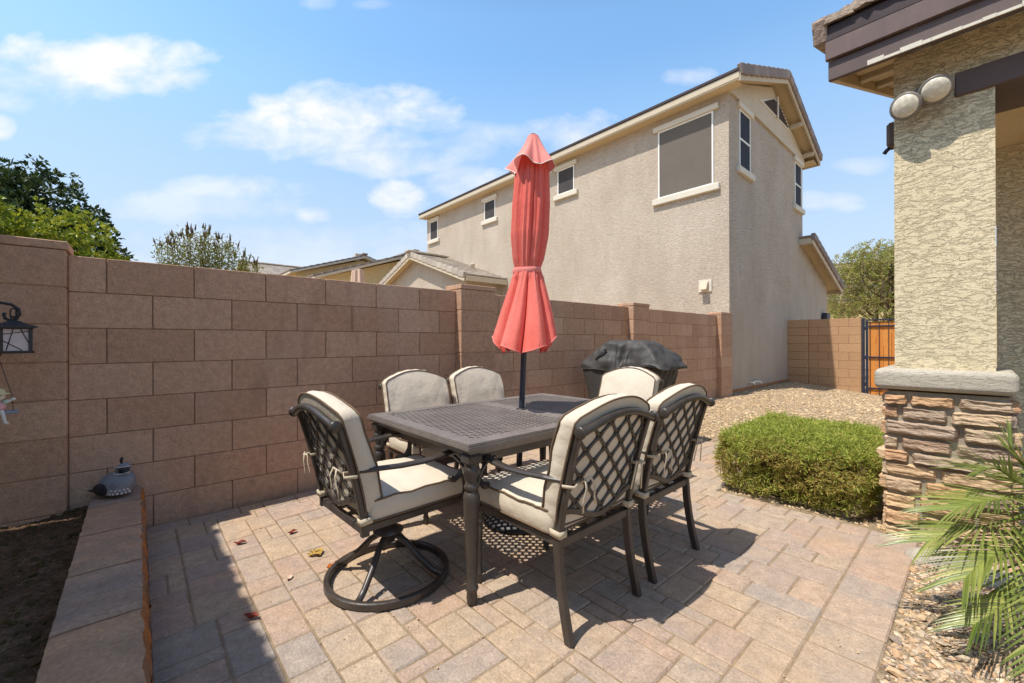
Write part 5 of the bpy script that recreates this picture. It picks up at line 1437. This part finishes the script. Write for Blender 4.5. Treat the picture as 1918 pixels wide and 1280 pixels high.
fronds = [([(1930,960,1.70),(1850,985,1.62),(1790,995,1.62),(1735,1015,1.62)],.22,.55),
          ([(1935,930,1.72),(1880,935,1.66),(1830,942,1.64),(1785,955,1.64)],.22,.5),
          ([(1945,900,1.75),(1910,905,1.72),(1870,880,1.72),(1835,880,1.72)],.20,.5),
          ([(1950,900,1.78),(1925,880,1.78),(1905,860,1.80),(1890,830,1.82)],.18,.45),
          ([(1960,1010,1.60),(1925,1100,1.50),(1880,1135,1.45),(1822,1172,1.43)],.19,.7),
          ([(1945,990,1.62),(1890,1030,1.54),(1845,1050,1.52),(1805,1085,1.50)],.20,.5),
          ([(1990,900,1.75),(2040,880,1.7),(2090,900,1.6),(2140,960,1.5)],.24,.5),
          ([(1985,930,1.65),(2000,1020,1.5),(1990,1130,1.35),(1970,1230,1.25)],.24,.6)]
for pts_, LL, dn in fronds:
    P = [base]+[unp(*q) for q in pts_]
    # resample smoothly
    def cr(t_):
        n_ = len(P)-1; f_ = min(t_*n_, n_-1e-6); i = int(f_); q = f_-i
        p0, p1, p2, p3 = P[max(i-1,0)], P[i], P[i+1], P[min(i+2,n_)]
        return .5*((2*p1)+(p2-p0)*q+(2*p0-5*p1+4*p2-p3)*q*q+(3*p1-p0-3*p2+p3)*q**3)
    C_ = [cr(k/24) for k in range(25)]
    a = MB(); a.tube([c-pm.location for c in C_], 1, 5, up=(.1,.2,1), scale=[.006-.0045*k/24 for k in range(25)], tint=.6)
    a_ = MB()
    for k in range(4,62):
        t_ = k/62; c = cr(t_)-pm.location; tg = (cr(min(1,t_+.02))-cr(max(0,t_-.02))).normalized()
        sd = tg.cross(Vector((0,0,1))).normalized()
        sg = 1 if k % 2 else -1
        upv = sd.cross(tg)
        d = (sd*sg*1.0+tg*(1.15+1.0*t_)+upv*.30+rv(r)*.05).normalized()
        L = LL*1.25*(1-.5*abs(t_-.45)*1.5)*r.uniform(.85,1.1); w_ = .0076
        # narrow, drooping, folded leaflet
        vs = []; 
        for i in range(5):
            q = i/4; p = c+d*L*q-Vector((0,0,1))*L*dn*.26*q*q
            ww = w_*(1-.0*q)*(1 if q < .6 else (1-q)/.4+.05)
            nrm = sd*sg*-.0+tg*1.0; nrm = (nrm-d*nrm.dot(d)).normalized()
            vs += [p-nrm*ww*.5, p+upv*.001, p+nrm*ww*.5]
        fs = []
        for i in range(4):
            for z_ in range(2): fs.append((i*3+z_, i*3+z_+1, (i+1)*3+z_+1, (i+1)*3+z_))
        a_.add(vs, fs, min(1,max(0,r.gauss(.5,.25))))
    fo = a_.build('frond', M['leaf_palm'], pm, fix=False); a.build('rachis', M['leaf_palm'], fo)

# ================================================================ FALLEN LEAVES
def dry(x, y, mat, label, s=.03, n=1):
    r = random.Random(int(x*1000)); a = MB()
    for k in range(n):
        ox, oy = (r.uniform(-.03,.03), r.uniform(-.02,.02)) if n > 1 else (0,0)
        an = r.uniform(0,6.28); cl = r.uniform(.7,1.3)
        def lf(u, v, an=an, ox=ox, oy=oy, cl=cl):
            t_ = u*2-1; w_ = .45*(1-abs(t_)**1.8); q = (v*2-1)*w_
            px_, py_ = s*t_, s*q; z = .003+s*(cl*abs(q)*.9+.35*t_*t_+.12*math.sin(5*t_+an))+.002*r.random()
            return Vector((ox+px_*math.cos(an)-py_*math.sin(an), oy+px_*math.sin(an)+py_*math.cos(an), z))
        a.grid(lf, 8, 6)
    o = a.build('fallen_leaf' if n == 1 else 'leaf_clump', M[mat]); o.location = (x,y,.001); tag(o, label, 'leaf', 'fallen leaves on the patio')
dry(.802,-.712,'dry_red','small red fallen leaf farthest out toward the wall on sunny pavers')
dry(.553,-.659,'dry_red','pinkish red curled leaf just beside the shadow edge near the wall',.032)
dry(.472,-1.422,'dry_red','dry red leaf on the shadow line, farthest red leaf from the block wall',.031)
dry(.822,-1.058,'dry_tan','small clump of dry yellowish leaves left of the swivel chair',.028,5)
dry(.86,-1.25,'dry_orange','clump of orange dried leaves caught inside the ring base',.026,5)
dry(.662,-1.217,'pale_leaf','single pale pink petal lying left of the ring base',.024)
